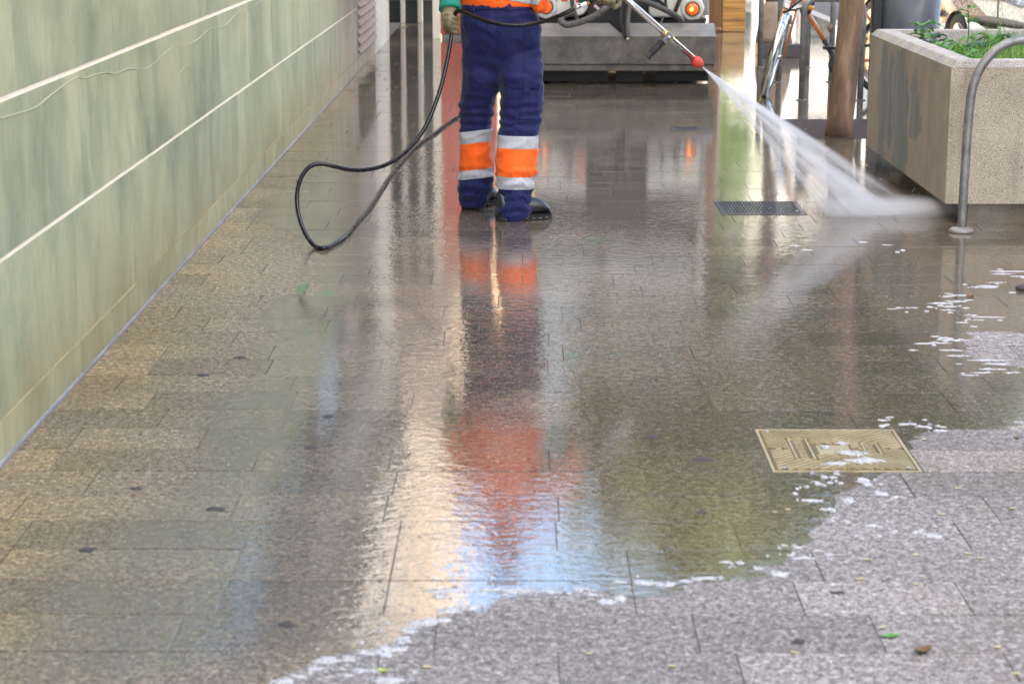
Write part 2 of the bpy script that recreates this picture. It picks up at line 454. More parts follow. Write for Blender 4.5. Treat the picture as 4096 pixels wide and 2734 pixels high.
M_CREAM = simple('cream_render', (0.43, 0.385, 0.335), 0.75, var=0.1, bump=0.003, bscale=30)
M_PALE = simple('pale_stone', (0.52, 0.485, 0.40), 0.6, var=0.18, bump=0.003, stretch=(1, 4, .6))
M_GLASS = simple('dark_glazing', (0.012, 0.018, 0.02), 0.06, var=0.1)
M_FRAME = simple('window_frame_grey', (0.12, 0.12, 0.12), 0.4)
M_MIDST = simple('grey_stone', (0.26, 0.25, 0.22), 0.6, var=0.2, bump=0.003)
WEND = 23.43
PILLAR0 = PX(1498, 152, WALLX).y
LOUV0, LOUV1 = PX(1430, 240, WALLX).y, PX(1497, 150, WALLX).y
bld = thing('stone_clad_building', (WALLX, 10, 0), 'tall building with green stone cladding, cream joints and a metal louvre', 'building')
core = MB().box(-12, WALLX - 0.02, -12, WEND, -0.13, 2.0)
put('wall', core, M_MIDST, bld)
grout = MB().box(WALLX - 0.02, WALLX - 0.002, -12, PILLAR0, 0.3, 2.0)
put('joint_filler', grout, M_GROUT, bld)
grout = MB().box(WALLX - 0.02, WALLX - 0.0035, -12, PILLAR0, -0.1, 0.3)
put('joint_filler', grout, M_GROUT2, bld)
ROWS = [(0.0, 0.121, 1.3), (0.129, 0.585, 1.02), (0.599, 1.053, 1.1), (1.071, 1.53, 1.02), (1.545, 2.0, 1.1)]
rw = random.Random(5)
lv0, lv1 = LOUV0, LOUV1
LZ = [PX(1430, 240, WALLX).z, PX(1430, 22, WALLX).z]
offs = [0.35, 7.86 % 1.02, 7.02 % 1.1, 0.5, 0.2]
for ri, (z0, z1, L) in enumerate(ROWS):
    y = -3.0 - L + offs[ri]
    y = math.floor((-3 - offs[ri]) / L) * L + offs[ri]
    while y < PILLAR0:
        a, b2 = y, min(y + L, PILLAR0)
        segs = [(a, b2)]
        if z0 > 0.1 and z1 < 1.5 and b2 > lv0:
            segs = [(a, min(b2, lv0))] if a < lv0 else []
        for s0, s1 in segs:
            if s1 - s0 < 0.05: continue
            d = rw.uniform(-0.0012, 0.0012)
            put('stone_panel', MB().box(WALLX - 0.019, WALLX + d, s0 + 0.0012, s1 - 0.0012, z0, z1), M_WALL, bld)
        y += L
# louvre: frame and angled slats
M_LOUV = simple('louvre_metal', (0.38, 0.35, 0.32), 0.38, 0.4, var=0.25, bump=0.001)
fr = MB()
z0, z1 = 0.13, 1.6
fr.box(WALLX - 0.019, WALLX + 0.004, lv0, lv0 + 0.05, z0, z1); fr.box(WALLX - 0.019, WALLX + 0.004, PILLAR0 - 0.05, PILLAR0, z0, z1)
fr.box(WALLX - 0.019, WALLX + 0.003, lv0 + 0.05, PILLAR0 - 0.05, z0, LZ[0] + 0.05); fr.box(WALLX - 0.019, WALLX + 0.003, lv0 + 0.05, PILLAR0 - 0.05, LZ[0] + 0.68, z1)
lf = put('louvre', fr, simple('louvre_frame', (0.30, 0.29, 0.27), 0.45, 0.3), bld)
put('shade_sheet', MB().box(WALLX - 0.0195, WALLX - 0.016, lv0 + .05, PILLAR0 - .05, LZ[0] + .05, LZ[0] + .68), simple('louvre_shade', (0.01, 0.01, 0.012), 0.6), lf)  # flat black sheet, coloured as the shade between the slats
for k in range(7):
    z = LZ[0] + 0.06 + k * 0.086
    s = MB().add([(WALLX + 0.035, lv0 + .052, z), (WALLX + 0.035, PILLAR0 - .052, z), (WALLX - 0.010, PILLAR0 - .052, z + 0.056), (WALLX - 0.010, lv0 + .052, z + 0.056),
                  (WALLX + 0.032, lv0 + .052, z - .004), (WALLX + 0.032, PILLAR0 - .052, z - .004), (WALLX - 0.013, PILLAR0 - .052, z + 0.052), (WALLX - 0.013, lv0 + .052, z + 0.052)],
                 [(0,1,2,3),(7,6,5,4),(0,4,5,1),(1,5,6,2),(2,6,7,3),(3,7,4,0)])
    put('slat', s, M_LOUV, lf)
put('corner_pillar', MB().box(WALLX - 0.6, WALLX + 0.012, PILLAR0, WEND + 0.01, -0.1, 4.14), M_PALE, bld, bevel=0.01)
# storeys above eye level, seen in the wet paving
put('glazing_band', MB().box(WALLX - 0.3, WALLX - 0.06, -12, PILLAR0, 2.0, 2.85), M_GLASS, bld)
for k in range(15):
    put('mullion', MB().box(WALLX - 0.12, WALLX - 0.03, -11.5 + k*2.4, -11.42 + k*2.4, 2.0, 2.85), M_FRAME, bld)
put('upper_wall', MB().box(-12, WALLX - 0.01, -12, PILLAR0, 2.85, 4.15), M_MIDST, bld)
put('ledge', MB().box(WALLX - 0.5, WALLX + 0.10, -12, WEND, 4.15, 4.35), simple('ledge_shade', (0.12, 0.11, 0.10), 0.7), bld)  # dark colour stands in for the shadow under the ledge
put('facade', MB().box(-12, WALLX, -12, WEND, 4.35, 21), M_CREAM, bld)
for fl in range(4):
    for k in range(11):
        yc = -9 + k * 3.0; zc = 6.2 + fl * 3.6
        w = put('window', MB().box(WALLX - 0.01, WALLX + 0.05, yc - .62, yc + .62, zc - 0.1, zc + 1.9), M_FRAME, bld)
        put('pane', MB().box(WALLX + 0.05, WALLX + 0.055, yc - .55, yc + .55, zc, zc + 1.82), M_GLASS, w)
# pale crack filler wandering over the panels
def ribbon(pts, w, x=0.0022):
    P = [PX(u, v, WALLX) for u, v in pts]; P = crom(P, 5); mb = MB(); n = len(P)
    vv = []
    for i in range(n):
        t = (P[min(i+1, n-1)] - P[max(i-1, 0)]).normalized(); nn = Vector((0, -t.z, t.y))
        ww = w * (0.6 + 0.8 * abs(mnoise.noise(P[i] * 9)))
        vv += [P[i] + nn*ww/2 + Vector((x, 0, 0)), P[i] - nn*ww/2 + Vector((x, 0, 0)), P[i] - nn*ww/2 - Vector((.004, 0, 0)), P[i] + nn*ww/2 - Vector((.004, 0, 0))]
    ff = []
    for i in range(n - 1):
        for a in range(4): ff.append((4*i+a, 4*i+(a+1) % 4, 4*i+4+(a+1) % 4, 4*i+4+a))
    return mb.add(vv, ff)
M_CRACK = simple('crack_filler', (0.50, 0.49, 0.34), 0.7, var=0.15)
put('filled_crack', ribbon([(0,473),(90,448),(150,425),(190,390),(250,345),(305,310),(340,312),(375,300),(425,290),(460,297),(505,278),(550,276),(590,270),(630,240),(660,212),(700,185),(750,180),(790,158),(840,115),(890,108),(925,78),(960,42),(1000,33),(1050,0)], 0.0026), M_CRACK, bld)
put('filled_crack', ribbon([(718,295),(738,268),(755,270),(772,288)], 0.0032), M_CRACK, bld)
# cement fillet where the wall meets the paving
fil = MB(); yy = -5.0
prof = []
while yy < WEND:
    w = 0.002 + 0.005 * abs(mnoise.noise(Vector((yy*3, 0, 0)))) + 0.004*abs(mnoise.noise(Vector((yy*21, 2, 0))))
    prof.append([(WALLX - 0.004, yy, -0.008), (WALLX + w + .003, yy, -0.008), (WALLX + w, yy, 0.003), (WALLX + .002, yy, 0.006), (WALLX - 0.004, yy, 0.006)]); yy += 0.05
fil.rings([[Vector(p) for p in q] for q in prof])
put('cement_fillet', fil, simple('wet_cement', (0.26, 0.255, 0.26), 0.4, var=0.4, bump=0.004, bscale=90, coat=0.3), bld)
# ------------------------------------------------------------------ other buildings of the street
def windows(parent, X0, X1, nx, z0, nz, dz, face, plane, w=0.6, h=1.8, deep=0.05):
    for j in range(nz):
        for i in range(nx):
            c = X0 + (X1 - X0) * (i + 0.5) / nx; z = z0 + j*dz
            if face == '-y':
                a = MB().box(c-w, c+w, plane-deep, plane+.02, z, z+h); g = MB().box(c-w+.07, c+w-.07, plane-deep-.005, plane-deep, z+.07, z+h-.07)
            else:
                a = MB().box(plane-deep, plane+.02, c-w, c+w, z, z+h); g = MB().box(plane-deep-.005, plane-deep, c-w+.07, c+w-.07, z+.07, z+h-.07)
            o = put('window', a, M_FRAME, parent); put('pane', g, M_GLASS, o)
SY = 26.35                                            # shop front that closes the wall's line
SX1 = PY(1757, 80, SY).x
shop = thing('corner_building', (-3, SY, 0), 'cream corner building with a dark shop front and pale columns', 'building')
put('plinth', MB().box(-9, SX1 - .05, SY, SY + 0.4, -0.1, 0.28), simple('dark_plinth', (0.03, 0.035, 0.03), 0.5), shop)
put('sill', MB().box(-9, SX1 - .05, SY - 0.03, SY + 0.4, 0.28, 0.31), simple('sill_grey', (0.2, 0.19, 0.17), 0.5), shop)
put('shop_glazing', MB().box(-9, SX1 - .05, SY + 0.04, SY + 0.4, 0.31, 3.1), simple('shop_glass', (0.012, 0.022, 0.02), 0.05), shop)
for ua, ub in ((1604, 1622), (1673, 1692)):
    a, c = PY(ua, 40, SY - .05).x, PY(ub, 40, SY - .05).x
    put('column', MB().box(a, c, SY - 0.22, SY - 0.05, -0.005, 3.1), M_PALE, shop, bevel=0.012)
for k in range(4):
    put('column', MB().box(-3.2 - k*1.1, -3.05 - k*1.1, SY - 0.2, SY - 0.05, -0.005, 3.1), M_PALE, shop, bevel=0.012)
put('fascia', MB().box(-9, SX1, SY - 0.25, SY + 0.5, 3.1, 3.7), simple('fascia_brown', (0.20, 0.15, 0.11), 0.6), shop)
put('facade', MB().box(-9, SX1, SY, SY + 9, 3.7, 16), simple('peach_render', (0.42, 0.35, 0.285), 0.75, var=0.1), shop)
windows(shop, -8.6, SX1, 4, 5.0, 3, 3.4, '-y', SY, w=0.45)

kio = thing('red_kiosk', (-0.7, 23.4, 0), 'red painted kiosk with a pale corner post behind the worker', 'kiosk')
kx0, kx1, kxp = PY(1763, 150, 23.32).x, -0.30, PY(1731, 150, 23.32).x
M_RED = simple('red_paint', (0.42, 0.075, 0.045), 0.45, var=0.25, scale=3, stretch=(1, 1, .4))
put('panel', MB().box(kx0, kx1, 23.36, 24.1, 0.05, 2.7), M_RED, kio, bevel=0.01)
put('base', MB().box(kx0 + .01, kx1 - .02, 23.38, 24.08, -0.005, 0.05), simple('kiosk_base', (0.2, 0.19, 0.18), 0.6), kio)
put('corner_post', MB().box(kxp, kx0 - .002, 23.28, 23.42, -0.005, 2.8), simple('post_cream', (0.66, 0.58, 0.46), 0.55, var=.1), kio, bevel=0.01)
put('roof', MB().box(kxp - .05, kx1 + .05, 23.2, 24.2, 2.8, 2.92), M_PALE, kio)

far_b = thing('white_far_building', (6, 56, 0), 'sunlit pale building closing the street far behind the trees', 'building')
put('facade', MB().box(4.6, 16, 56, 66, -0.13, 13.5), simple('white_render', (0.33, 0.31, 0.29), 0.75, var=.06), far_b)
windows(far_b, 4.8, 16, 5, 1.2, 4, 3.2, '-y', 56, w=0.5, h=1.7)
put('cornice', MB().box(4.4, 16.2, 55.7, 66, 13.5, 13.9), M_CREAM, far_b)
far_d = thing('added_dark_building', (2, 57, 0), 'dark brown building added at the street end to darken the wet reflections', 'building')
put('facade', MB().box(-0.65, 4.35, 57, 66, -0.13, 11.2), simple('shaded_brown', (0.10, 0.072, 0.042), 0.8, var=.3), far_d)  # unseen, put in with a shaded tone to darken the paving's reflections
windows(far_d, -0.3, 4.2, 3, 1.4, 3, 3.2, '-y', 57, w=0.45, h=1.7)
put('cornice', MB().box(-0.7, 4.38, 56.8, 66, 11.2, 11.5), simple('brown_cornice', (.16, .12, .08), .8), far_d)
far_c = thing('ochre_far_building', (-5, 50, 0), 'ochre building with brown shutters at the end of the street', 'building')
put('facade', MB().box(-14, -0.7, 50, 60, -0.13, 13.0), simple('ochre_render', (0.60, 0.42, 0.22), 0.75, var=.1), far_c)
windows(far_c, -6, -0.7, 3, 4.5, 3, 3.0, '-y', 50, w=0.45, h=1.7)
rb = thing('right_building', (16, 0, 0), 'long apartment block across the road that shades the pavement', 'building')
put('facade', MB().box(16, 28, -45, 18, -0.14, 18.5), simple('rose_render', (0.55, 0.44, 0.36), 0.8, var=.1), rb)  # unseen; sized to shade the pavement and let sun reach the far trees
windows(rb, -20, 17, 11, 1.2, 5, 3.4, '-x', 16, w=0.6, h=1.9)
put('cornice', MB().box(15.7, 28, -45, 18.2, 18.5, 18.9), M_PALE, rb)

# ------------------------------------------------------------------ trees
def bark_mat():
    m = M('bark'); p = m.pos()
    n1 = m.noise(m.map(p, (9, 9, 1.6)), 1.0, 5, 0.65); n2 = m.noise(m.map(p, (5, 5, 3), (2, 0, 0)), 1.0, 3, 0.6); n3 = m.noise(p, 60, 3, 0.6)
    c = m.ramp(n1, [(0.32, (0.085, 0.052, 0.032)), (0.5, (0.20, 0.125, 0.075)), (0.68, (0.36, 0.25, 0.16))])
    c = m.mix(m.mr(n2, 0.5, 0.7, 0, 0.5), c, (0.13, 0.075, 0.055))
    m.set(Base_Color=c, Roughness=0.8, Normal=m.bump(m.math('ADD', n1, m.math('MULTIPLY', n3, 0.4)), 0.02, 0.7)); return m.m
M_BARK = bark_mat()
def leaf_mat(name, a, b2):
    m = M(name)
    isl = m.n('ShaderNodeNewGeometry').outputs['Random Per Island']
    c = m.ramp(isl, [(0, a), (0.6, tuple((x+y)/2 for x, y in zip(a, b2))), (1, b2)])
    m.set(Base_Color=c, Roughness=0.45, Subsurface_Weight=0.0)
    tr = m.n('ShaderNodeBsdfTranslucent'); m.l(c, tr.inputs[0]); mx = m.n('ShaderNodeMixShader'); mx.inputs[0].default_value = 0.35
    m.l(m.b.outputs[0], mx.inputs[1]); m.l(tr.outputs[0], mx.inputs[2]); m.l(mx.outputs[0], m.out.inputs[0]); return m.m
M_LEAF = leaf_mat('leaf_green', (0.07, 0.13, 0.025), (0.15, 0.24, 0.05))
M_LEAF2 = leaf_mat('leaf_olive', (0.10, 0.115, 0.022), (0.19, 0.21, 0.045))
def tree(loc, r0, h, crown, rad, nleaf, label, lm, lean=(0, 0), leaf=0.16, seed=1, knots=False, group=None):
    rd = random.Random(seed)
    t = thing('street_tree', loc, label, 'tree', group)
    L = Vector(loc); mb = MB(); path = []; rr = []
    n = 30
    for i in range(n):
        f = i / (n - 1); z = h * f
        path.append(L + Vector((lean[0]*f + 0.02*mnoise.noise(Vector((z*1.1, seed, 0))), lean[1]*f + 0.02*mnoise.noise(Vector((z, seed+9, 0))), z - 0.03)))
        rr.append(r0 * (1 - 0.35*f) * (1 + 0.08*math.exp(-z/0.10)) * (1 + 0.05*mnoise.noise(Vector((z*5, seed*3, 1)))))
    mb.tube(path, rr, 18)
    top = path[-1]; cc = L + Vector(crown)
    tr = put('trunk', mb, M_BARK, t, True)
    for k in range(7):
        a = 2*PI*k/7 + rd.uniform(-.3, .3); e = cc + Vector((rad[0]*.7*math.cos(a), rad[1]*.7*math.sin(a), rad[2]*rd.uniform(-.4, .7)))
        s = path[rd.randint(n-8, n-1)]
        lp = crom([s, s.lerp(e, .45) + Vector((0, 0, .25)), e], 5)
        put('limb', MB().tube(lp, [r0*.5*(1 - .8*i/(len(lp)-1)) for i in range(len(lp))], 8), M_BARK, tr, True)
    clumps = []
    for k in range(60):
        while True:
            v = Vector((rd.uniform(-1, 1), rd.uniform(-1, 1), rd.uniform(-1, 1)))
            if v.length < 1: break
        clumps.append(cc + Vector((v.x*rad[0], v.y*rad[1], v.z*rad[2])))
    vv, ff = [], []
    for k in range(nleaf):
        c = rd.choice(clumps); s = min(rad)*0.30
        p = c + Vector((rd.gauss(0, s), rd.gauss(0, s), rd.gauss(0, s*.8)))
        q = Matrix.Rotation(rd.uniform(0, 6.28), 3, 'Z') @ Matrix.Rotation(rd.gauss(0, .8), 3, 'X')
        a = leaf*rd.uniform(.6, 1.3); o = len(vv)
        for x, y in ((0, 0), (.32, .35), (.26, .75), (0, 1), (-.26, .75), (-.32, .35)):
            vv.append(p + q @ Vector((x*a, y*a, -.12*a*abs(x)*4)))
        ff.append(tuple(range(o, o+6)))
    put('crown', MB().add(vv, ff), lm, t, fixn=False)
    if knots:
        for u, v in ((3322, 112),):
            kp = PY(u, v, L.y - 0.02)
            put('knot', MB().ell(kp, (.022, .03, .03), 10), M_BARK, tr, True)
    return t
TR = PG(3353, 545)
tree((TR.x, TR.y, 0), 0.092, 4.2, (0.5, 0.6, 5.6), (1.6, 1.7, 1.5), 3500, 'slim street tree with a bare brown trunk rising beside the concrete planter', M_LEAF, (0.28, 0), knots=True, seed=3)
tree((2.9, 34, 0), 0.2, 3.6, (0.1, 0, 7.4), (2.2, 2.4, 3.0), 10000, 'broad olive green tree in the middle of the far pavement', M_LEAF2, leaf=0.36, seed=4)
tree((5.6, 30, 0), 0.18, 3.2, (-.3, 0, 6.0), (2.0, 2.2, 2.3), 9000, 'leafy green tree on the road side of the far pavement', M_LEAF, leaf=0.32, seed=5)
tree((3.9, 46, 0), 0.18, 2.6, (0, 0, 4.3), (1.4, 1.4, 1.6), 3600, 'low bright green tree in front of the pale far building', M_LEAF, leaf=0.2, seed=6)

# tree pit: steel edging and dark wet soil
hx0, hx1, hy0, hy1 = HOLE_PIT
M_SOIL = simple('wet_soil', (0.055, 0.038, 0.032), 0.95, var=0.4, scale=20, bump=0.012, bscale=70)
sv, sf = [], []
NX, NY = 26, 30
for j in range(NY + 1):
    for i in range(NX + 1):
        x = hx0 + (hx1-hx0)*i/NX; y = hy0 + (hy1-hy0)*j/NY
        sv.append((x, y, 0.0 + 0.006*abs(mnoise.noise(Vector((x*9, y*9, 0)))) + 0.004*abs(mnoise.noise(Vector((x*30, y*30, 3))))))
for j in range(NY):
    for i in range(NX): a = j*(NX+1)+i; sf.append((a, a+1, a+NX+2, a+NX+1))
o = put('soil', MB().add(sv, sf), M_SOIL, None, True); tag(o, 'dark bare soil of the tree pit round the trunk', kind='stuff')

# ------------------------------------------------------------------ galvanised things: rack hoops and the guard rail
def galv():
    m = M('galvanised_steel'); p = m.pos()
    n = m.noise(p, 14, 4, 0.6); n2 = m.noise(m.map(p, (70, 70, 24)), 1.0, 3, 0.6)
    c = m.ramp(n, [(0.3, (0.15, 0.147, 0.135)), (0.6, (0.27, 0.27, 0.255))])
    c = m.mix(m.mr(n2, 0.58, 0.68, 0, 0.55), c, (0.15, 0.10, 0.07))
    m.set(Base_Color=c, Metallic=0.55, Roughness=m.mr(n2, 0.3, 0.7, 0.38, 0.6), Normal=m.bump(n2, 0.0008)); return m.m
M_GALV = galv()
for k, (yk, lab) in enumerate(((16.35, 'nearest'), (17.93, 'middle'), (19.46, 'farthest'))):
    xa, xb = 2.285 + .01*k, 2.765
    t = thing('bicycle_rack', (2.5, yk, 0), {'nearest': 'galvanised steel rack hoop nearest the slim tree trunk', 'middle': 'galvanised steel rack hoop between two others, behind the orange bicycle', 'farthest': 'galvanised steel rack hoop farthest back, nearest the brown wooden box'}[lab], 'bike rack', 'rack hoops by the tree')
    pth = [Vector((xa, yk, 0.0)), Vector((xa, yk, .7))] + [Vector((xa + .1 - .1*math.cos(a), yk, .72 + .1*math.sin(a))) for a in (0.2, .6, 1.0, 1.4)] + \
          [Vector((xb - .1 + .1*math.sin(a), yk, .72 + .1*math.cos(a))) for a in (.2, .6, 1.0, 1.4)] + [Vector((xb, yk, .7)), Vector((xb, yk, 0.0))]
    put('hoop', MB().tube(pth, 0.0255, 14), M_GALV, t, True)
    for x in (xa, xb): put('foot_collar', MB().lathe([(.03, 0.0), (.045, 0.001), (.045, .006), (.03, .008)], 16, Matrix.Translation((x, yk, 0))), M_GALV, t, True)
HP = PG(3846, 928)
gr = thing('guard_rail', (HP.x, HP.y, 0), 'worn galvanised tube rail bent over in front of the concrete planter', 'rail')
pp = [HP, PY(3852, 800, HP.y), PY(3868, 560, HP.y), PY(3880, 420, HP.y), PY(3893, 345, HP.y), PY(3925, 268, HP.y), PY(3985, 200, HP.y), PY(4050, 167, HP.y), PY(4120, 158, HP.y)]
rx = 1.05
ztop = pp[-1].z
path = crom(pp, 6)
path += [Vector((HP.x + rx - .16 + .16*math.sin(a), HP.y, ztop - .16 + .16*math.cos(a))) for a in (0, .4, .8, 1.2, PI/2)] + [Vector((HP.x + rx, HP.y, .4)), Vector((HP.x + rx, HP.y, 0))]
put('tube', MB().tube(path, 0.0225, 18), M_GALV, gr, True)
for x in (HP.x, HP.x + rx):
    put('flange', MB().lathe([(.0225, 0.028), (.052, .022), (.062, .012), (.064, .001), (.02, .001)], 24, Matrix.Translation((x, HP.y, 0))), simple('flange_cement', (0.21, 0.19, 0.165), 0.4, coat=.5), gr, True)

# ------------------------------------------------------------------ concrete planter
def concrete(name, a, b2, agg=True, stain=False, streak=.5):
    m = M(name); p = m.pos(); X, Y, Z = m.sep(p)
    n1 = m.noise(p, 5, 5, 0.6); n2 = m.noise(p, 150, 2, 0.6); n3 = m.noise(p, 60, 2, 0.6)
    c = m.ramp(n1, [(0.3, a), (0.7, b2)])
    if agg:
        c = m.mix(m.mr(n2, 0.55, 0.64, 0, 0.75), c, (0.16, 0.12, 0.075)); c = m.mix(m.mr(n2, 0.46, 0.38, 0, 0.6), c, (0.62, 0.55, 0.42))
        c = m.mix(m.mr(n3, 0.68, 0.74, 0, 0.8), c, (0.10, 0.075, 0.05))
    st = m.noise(m.map(p, (9, 9, 0.7)), 1.0, 4, 0.6)
    c = m.mix(m.mr(st, 0.5, 0.72, 0, streak), c, tuple(x*.55 for x in a))
    if stain:                                     # washed-off grey blue paint patches
        blobs = None
        wa = m.n('ShaderNodeVectorMath', operation='SCALE'); nv = m.n('ShaderNodeTexNoise'); nv.inputs['Scale'].default_value = 5.5; nv.inputs['Detail'].default_value = 4; m.l(p, nv.inputs['Vector'])
        m.l(nv.outputs['Color'], wa.inputs[0]); wa.inputs['Scale'].default_value = .32
        _, wy_, wz_ = m.sep(wa.outputs[0]); Y = m.math('ADD', Y, m.math('SUBTRACT', wy_, .16)); Z = m.math('ADD', Z, m.math('SUBTRACT', wz_, .16))
        for (yc, zc, wy, wz) in ((11.98, .36, .14, .46), (11.74, .46, .10, .28), (11.40, .34, .24, .48), (11.02, .60, .10, .10), (10.96, .48, .14, .16)):
            e1 = m.math('DIVIDE', m.math('SUBTRACT', Y, yc), wy); e2 = m.math('DIVIDE', m.math('SUBTRACT', Z, zc), wz)
            ee = m.math('ADD', m.math('POWER', m.math('ABSOLUTE', e1), 3.0), m.math('POWER', m.math('ABSOLUTE', e2), 3.0))
            v = m.mr(m.math('MULTIPLY_ADD', m.math('SUBTRACT', m.noise(m.map(p, (1, 9, 2.2)), 1.0, 4, 0.6), 0.5), 2.2, ee), 1.05, 0.6)
            blobs = v if blobs is None else m.math('MAXIMUM', blobs, v)
        blobs = m.math('MULTIPLY', blobs, m.mr(m.noise(m.map(p, (1, 26, 1.2)), 1.0, 3, 0.6), 0.3, 0.62, 0.35, 0.95))
        c = m.mix(blobs, c, (0.125, 0.165, 0.18))
    m.set(Base_Color=c, Roughness=0.85, Normal=m.bump(m.math('ADD', n2, n3), 0.003, 0.7 if agg else 0.25)); return m.m
M_AGG = concrete('exposed_aggregate', (0.33, 0.275, 0.20), (0.45, 0.39, 0.285))
M_CON = concrete('smooth_concrete', (0.25, 0.21, 0.165), (0.33, 0.285, 0.23), False, True, .25)
M_RIM = concrete('pale_concrete', (0.27, 0.25, 0.225), (0.46, 0.425, 0.39), True, False, .15)
PXA, PYA, PYB = 2.165, 10.106, 12.49
PXB = PXA + 2.3
PZ0 = 0.11
PZ1 = PY(3807, 244, PYA).z + 0.002
pl = thing('concrete_planter', (PXA + 1.1, PYA + 1.2, 0), 'large square concrete planter with paint stains, full of weeds', 'planter')
ch = 0.035; rim = 0.13
W = MB()
def ringz(x0, x1, y0, y1, z): return [Vector((x0, y0, z)), Vector((x1, y0, z)), Vector((x1, y1, z)), Vector((x0, y1, z))]
put('front_wall', MB().box(PXA, PXB, PYA, PYA + .1, PZ0, PZ1 - ch), M_AGG, pl)
put('side_wall', MB().box(PXA - .003, PXA + .1, PYA + .004, PYB - .004, PZ0 + .002, PZ1 - ch), M_CON, pl)
put('side_wall', MB().box(PXB - .1, PXB + .003, PYA + .004, PYB - .004, PZ0 + .002, PZ1 - ch), M_CON, pl)
put('rear_wall', MB().box(PXA, PXB, PYB - .1, PYB, PZ0, PZ1 - ch), M_AGG, pl)
rimb = MB().rings([ringz(PXA - .003, PXB + .003, PYA - .001, PYB + .001, PZ1 - ch), ringz(PXA + ch*.9, PXB - ch*.9, PYA + ch*.5, PYB - ch*.9, PZ1),
                   ringz(PXA + rim, PXB - rim, PYA + rim, PYB - rim, PZ1), ringz(PXA + rim + .02, PXB - rim - .02, PYA + rim + .02, PYB - rim - .02, PZ1 - .16)], cap=False)
put('rim', rimb, M_RIM, pl, bevel=0.006)
put('bottom_slab', MB().box(PXA + .02, PXB - .02, PYA + .02, PYB - .02, PZ0 + .004, PZ0 + .12), M_AGG, pl)
put('base', MB().box(PXA + .13, PXB - .13, PYA + .06, PYB - .13, -0.004, PZ0 + .004), simple('dark_base', (0.11, 0.075, 0.035), 0.5, var=.5, scale=14, bump=.004, coat=.4), pl)
so = put('soil', MB().box(PXA + .11, PXB - .11, PYA + .11, PYB - .11, PZ1 - .3, PZ1 - .10), simple('planter_soil', (0.06, 0.045, 0.03), 0.9, var=.4, bump=.01), pl)
# grass and weeds
rg = random.Random(21); gv, gf = [], []
def blade(p, hgt, w, a, bend):
    o = len(gv); d = Vector((math.cos(a), math.sin(a), 0)); s = Vector((-d.y, d.x, 0))
    for k in range(4):
        f = k/3; c = p + Vector((0, 0, hgt*(f - .25*bend*f*f))) + d*(bend*hgt*f*f*.8); ww = w*(1 - f)**.7*.5
        gv.extend([c - s*ww, c + s*ww])
    for k in range(3): gf.append((o+2*k, o+2*k+1, o+2*k+3, o+2*k+2))
for k in range(9000):
    x = PXA + .16 + rg.random()**1.0*(PXB - PXA - .32); y = PYA + .15 + rg.random()**1.5*(PYB - PYA - .4)
    dn = mnoise.noise(Vector((x*2.2, y*2.2, 4)))
    if dn < -0.12 or (x < PXA + .45 and y > PYA + 1.1 and rg.random() < .9): continue
    blade(Vector((x, y, PZ1 - .105)), rg.uniform(.05, .17)*(1 + .5*dn), rg.uniform(.004, .009), rg.uniform(0, 6.28), rg.uniform(.1, .9))
M_GRASS = leaf_mat('grass_blades', (0.10, 0.21, 0.025), (0.26, 0.42, 0.08))
o = put('grass', MB().add(gv, gf), M_GRASS, None, fixn=False); tag(o, 'bright green grass covering the soil of the concrete planter', kind='stuff')
M_WEED = leaf_mat('weed_leaf', (0.06, 0.20, 0.03), (0.17, 0.36, 0.07))
M_WEED2 = leaf_mat('weed_leaf_dark', (0.02, 0.07, 0.035), (0.06, 0.14, 0.07))
def weed(base, leaves, hgt, lob, label, mat, seed, stalk=True):
    rd = random.Random(seed); t = thing('leafy_weed', base, label, 'weed', 'weeds in the planter'); B = Vector(base)
    put('stem', MB().tube(crom([B, B + Vector((.006, 0, hgt*.5)), B + Vector((-.004, .004, hgt))], 4), [.004]*8 + [.002], 6), M_WEED, t, True)
    for k in range(leaves):
        a = 2*PI*k/leaves*1.618 + rd.uniform(-.4, .4); z0 = hgt*rd.uniform(.35, 1.0); L = rd.uniform(.8, 1.25)*lob
        d = Vector((math.cos(a), math.sin(a), 0)); s = Vector((-d.y, d.x, 0)); vv = []; ff = []; n = 9
        for i in range(n + 1):
            f = i/n; w = L*.26*math.sin(PI*min(1, f*.93 + .06))*(1 + .35*math.sin(f*PI*5)) + .002
            c = B + Vector((0, 0, z0 + L*(.75*f - .75*f*f))) + d*(L*f)
            up = Vector((0, 0, w*.35))
            vv += [c - s*w + up, c, c + s*w + up]
        for i in range(n):
            ff += [(3*i, 3*i+1, 3*i+4, 3*i+3), (3*i+1, 3*i+2, 3*i+5, 3*i+4)]
        put('leaf', MB().add(vv, ff), mat, t, True, fixn=False)
WZ = PZ1 - .10
def wp(u, v, Y): q = PY(u, v, Y); return (q.x, q.y, WZ)
weed(wp(3690, 145, 12.1), 11, .15, .105, 'jagged bright green weed at the left corner of the planter', M_WEED, 1)
weed(wp(3735, 150, 11.7), 7, .10, .11, 'bluish green weed just right of the jagged corner weed', M_WEED2, 2)
weed(wp(3870, 140, 11.9), 6, .26, .085, 'tall weed with a single leafy stem above the planter edge', M_WEED, 3)
weed(wp(3795, 190, 11.2), 7, .07, .12, 'low broad pale green weed near the middle of the planter', M_WEED, 4)
weed(wp(3920, 170, 11.1), 8, .09, .12, 'dark leafy weed behind the bend of the guard rail', M_WEED2, 5)
weed(wp(3862, 190, 10.7), 6, .08, .13, 'yellow green upright weed in the front grass of the planter', M_WEED, 6)
weed(wp(3990, 150, 11.8), 7, .1, .11, 'weed at the right end of the planter, beyond the rail', M_WEED2, 7)
weed(wp(3770, 160, 11.5), 9, .08, .10, 'small bright weed left of the low broad weed', M_WEED, 8)
weed(wp(3840, 165, 11.3), 9, .11, .10, 'leafy weed under the tall single stem', M_WEED, 9)
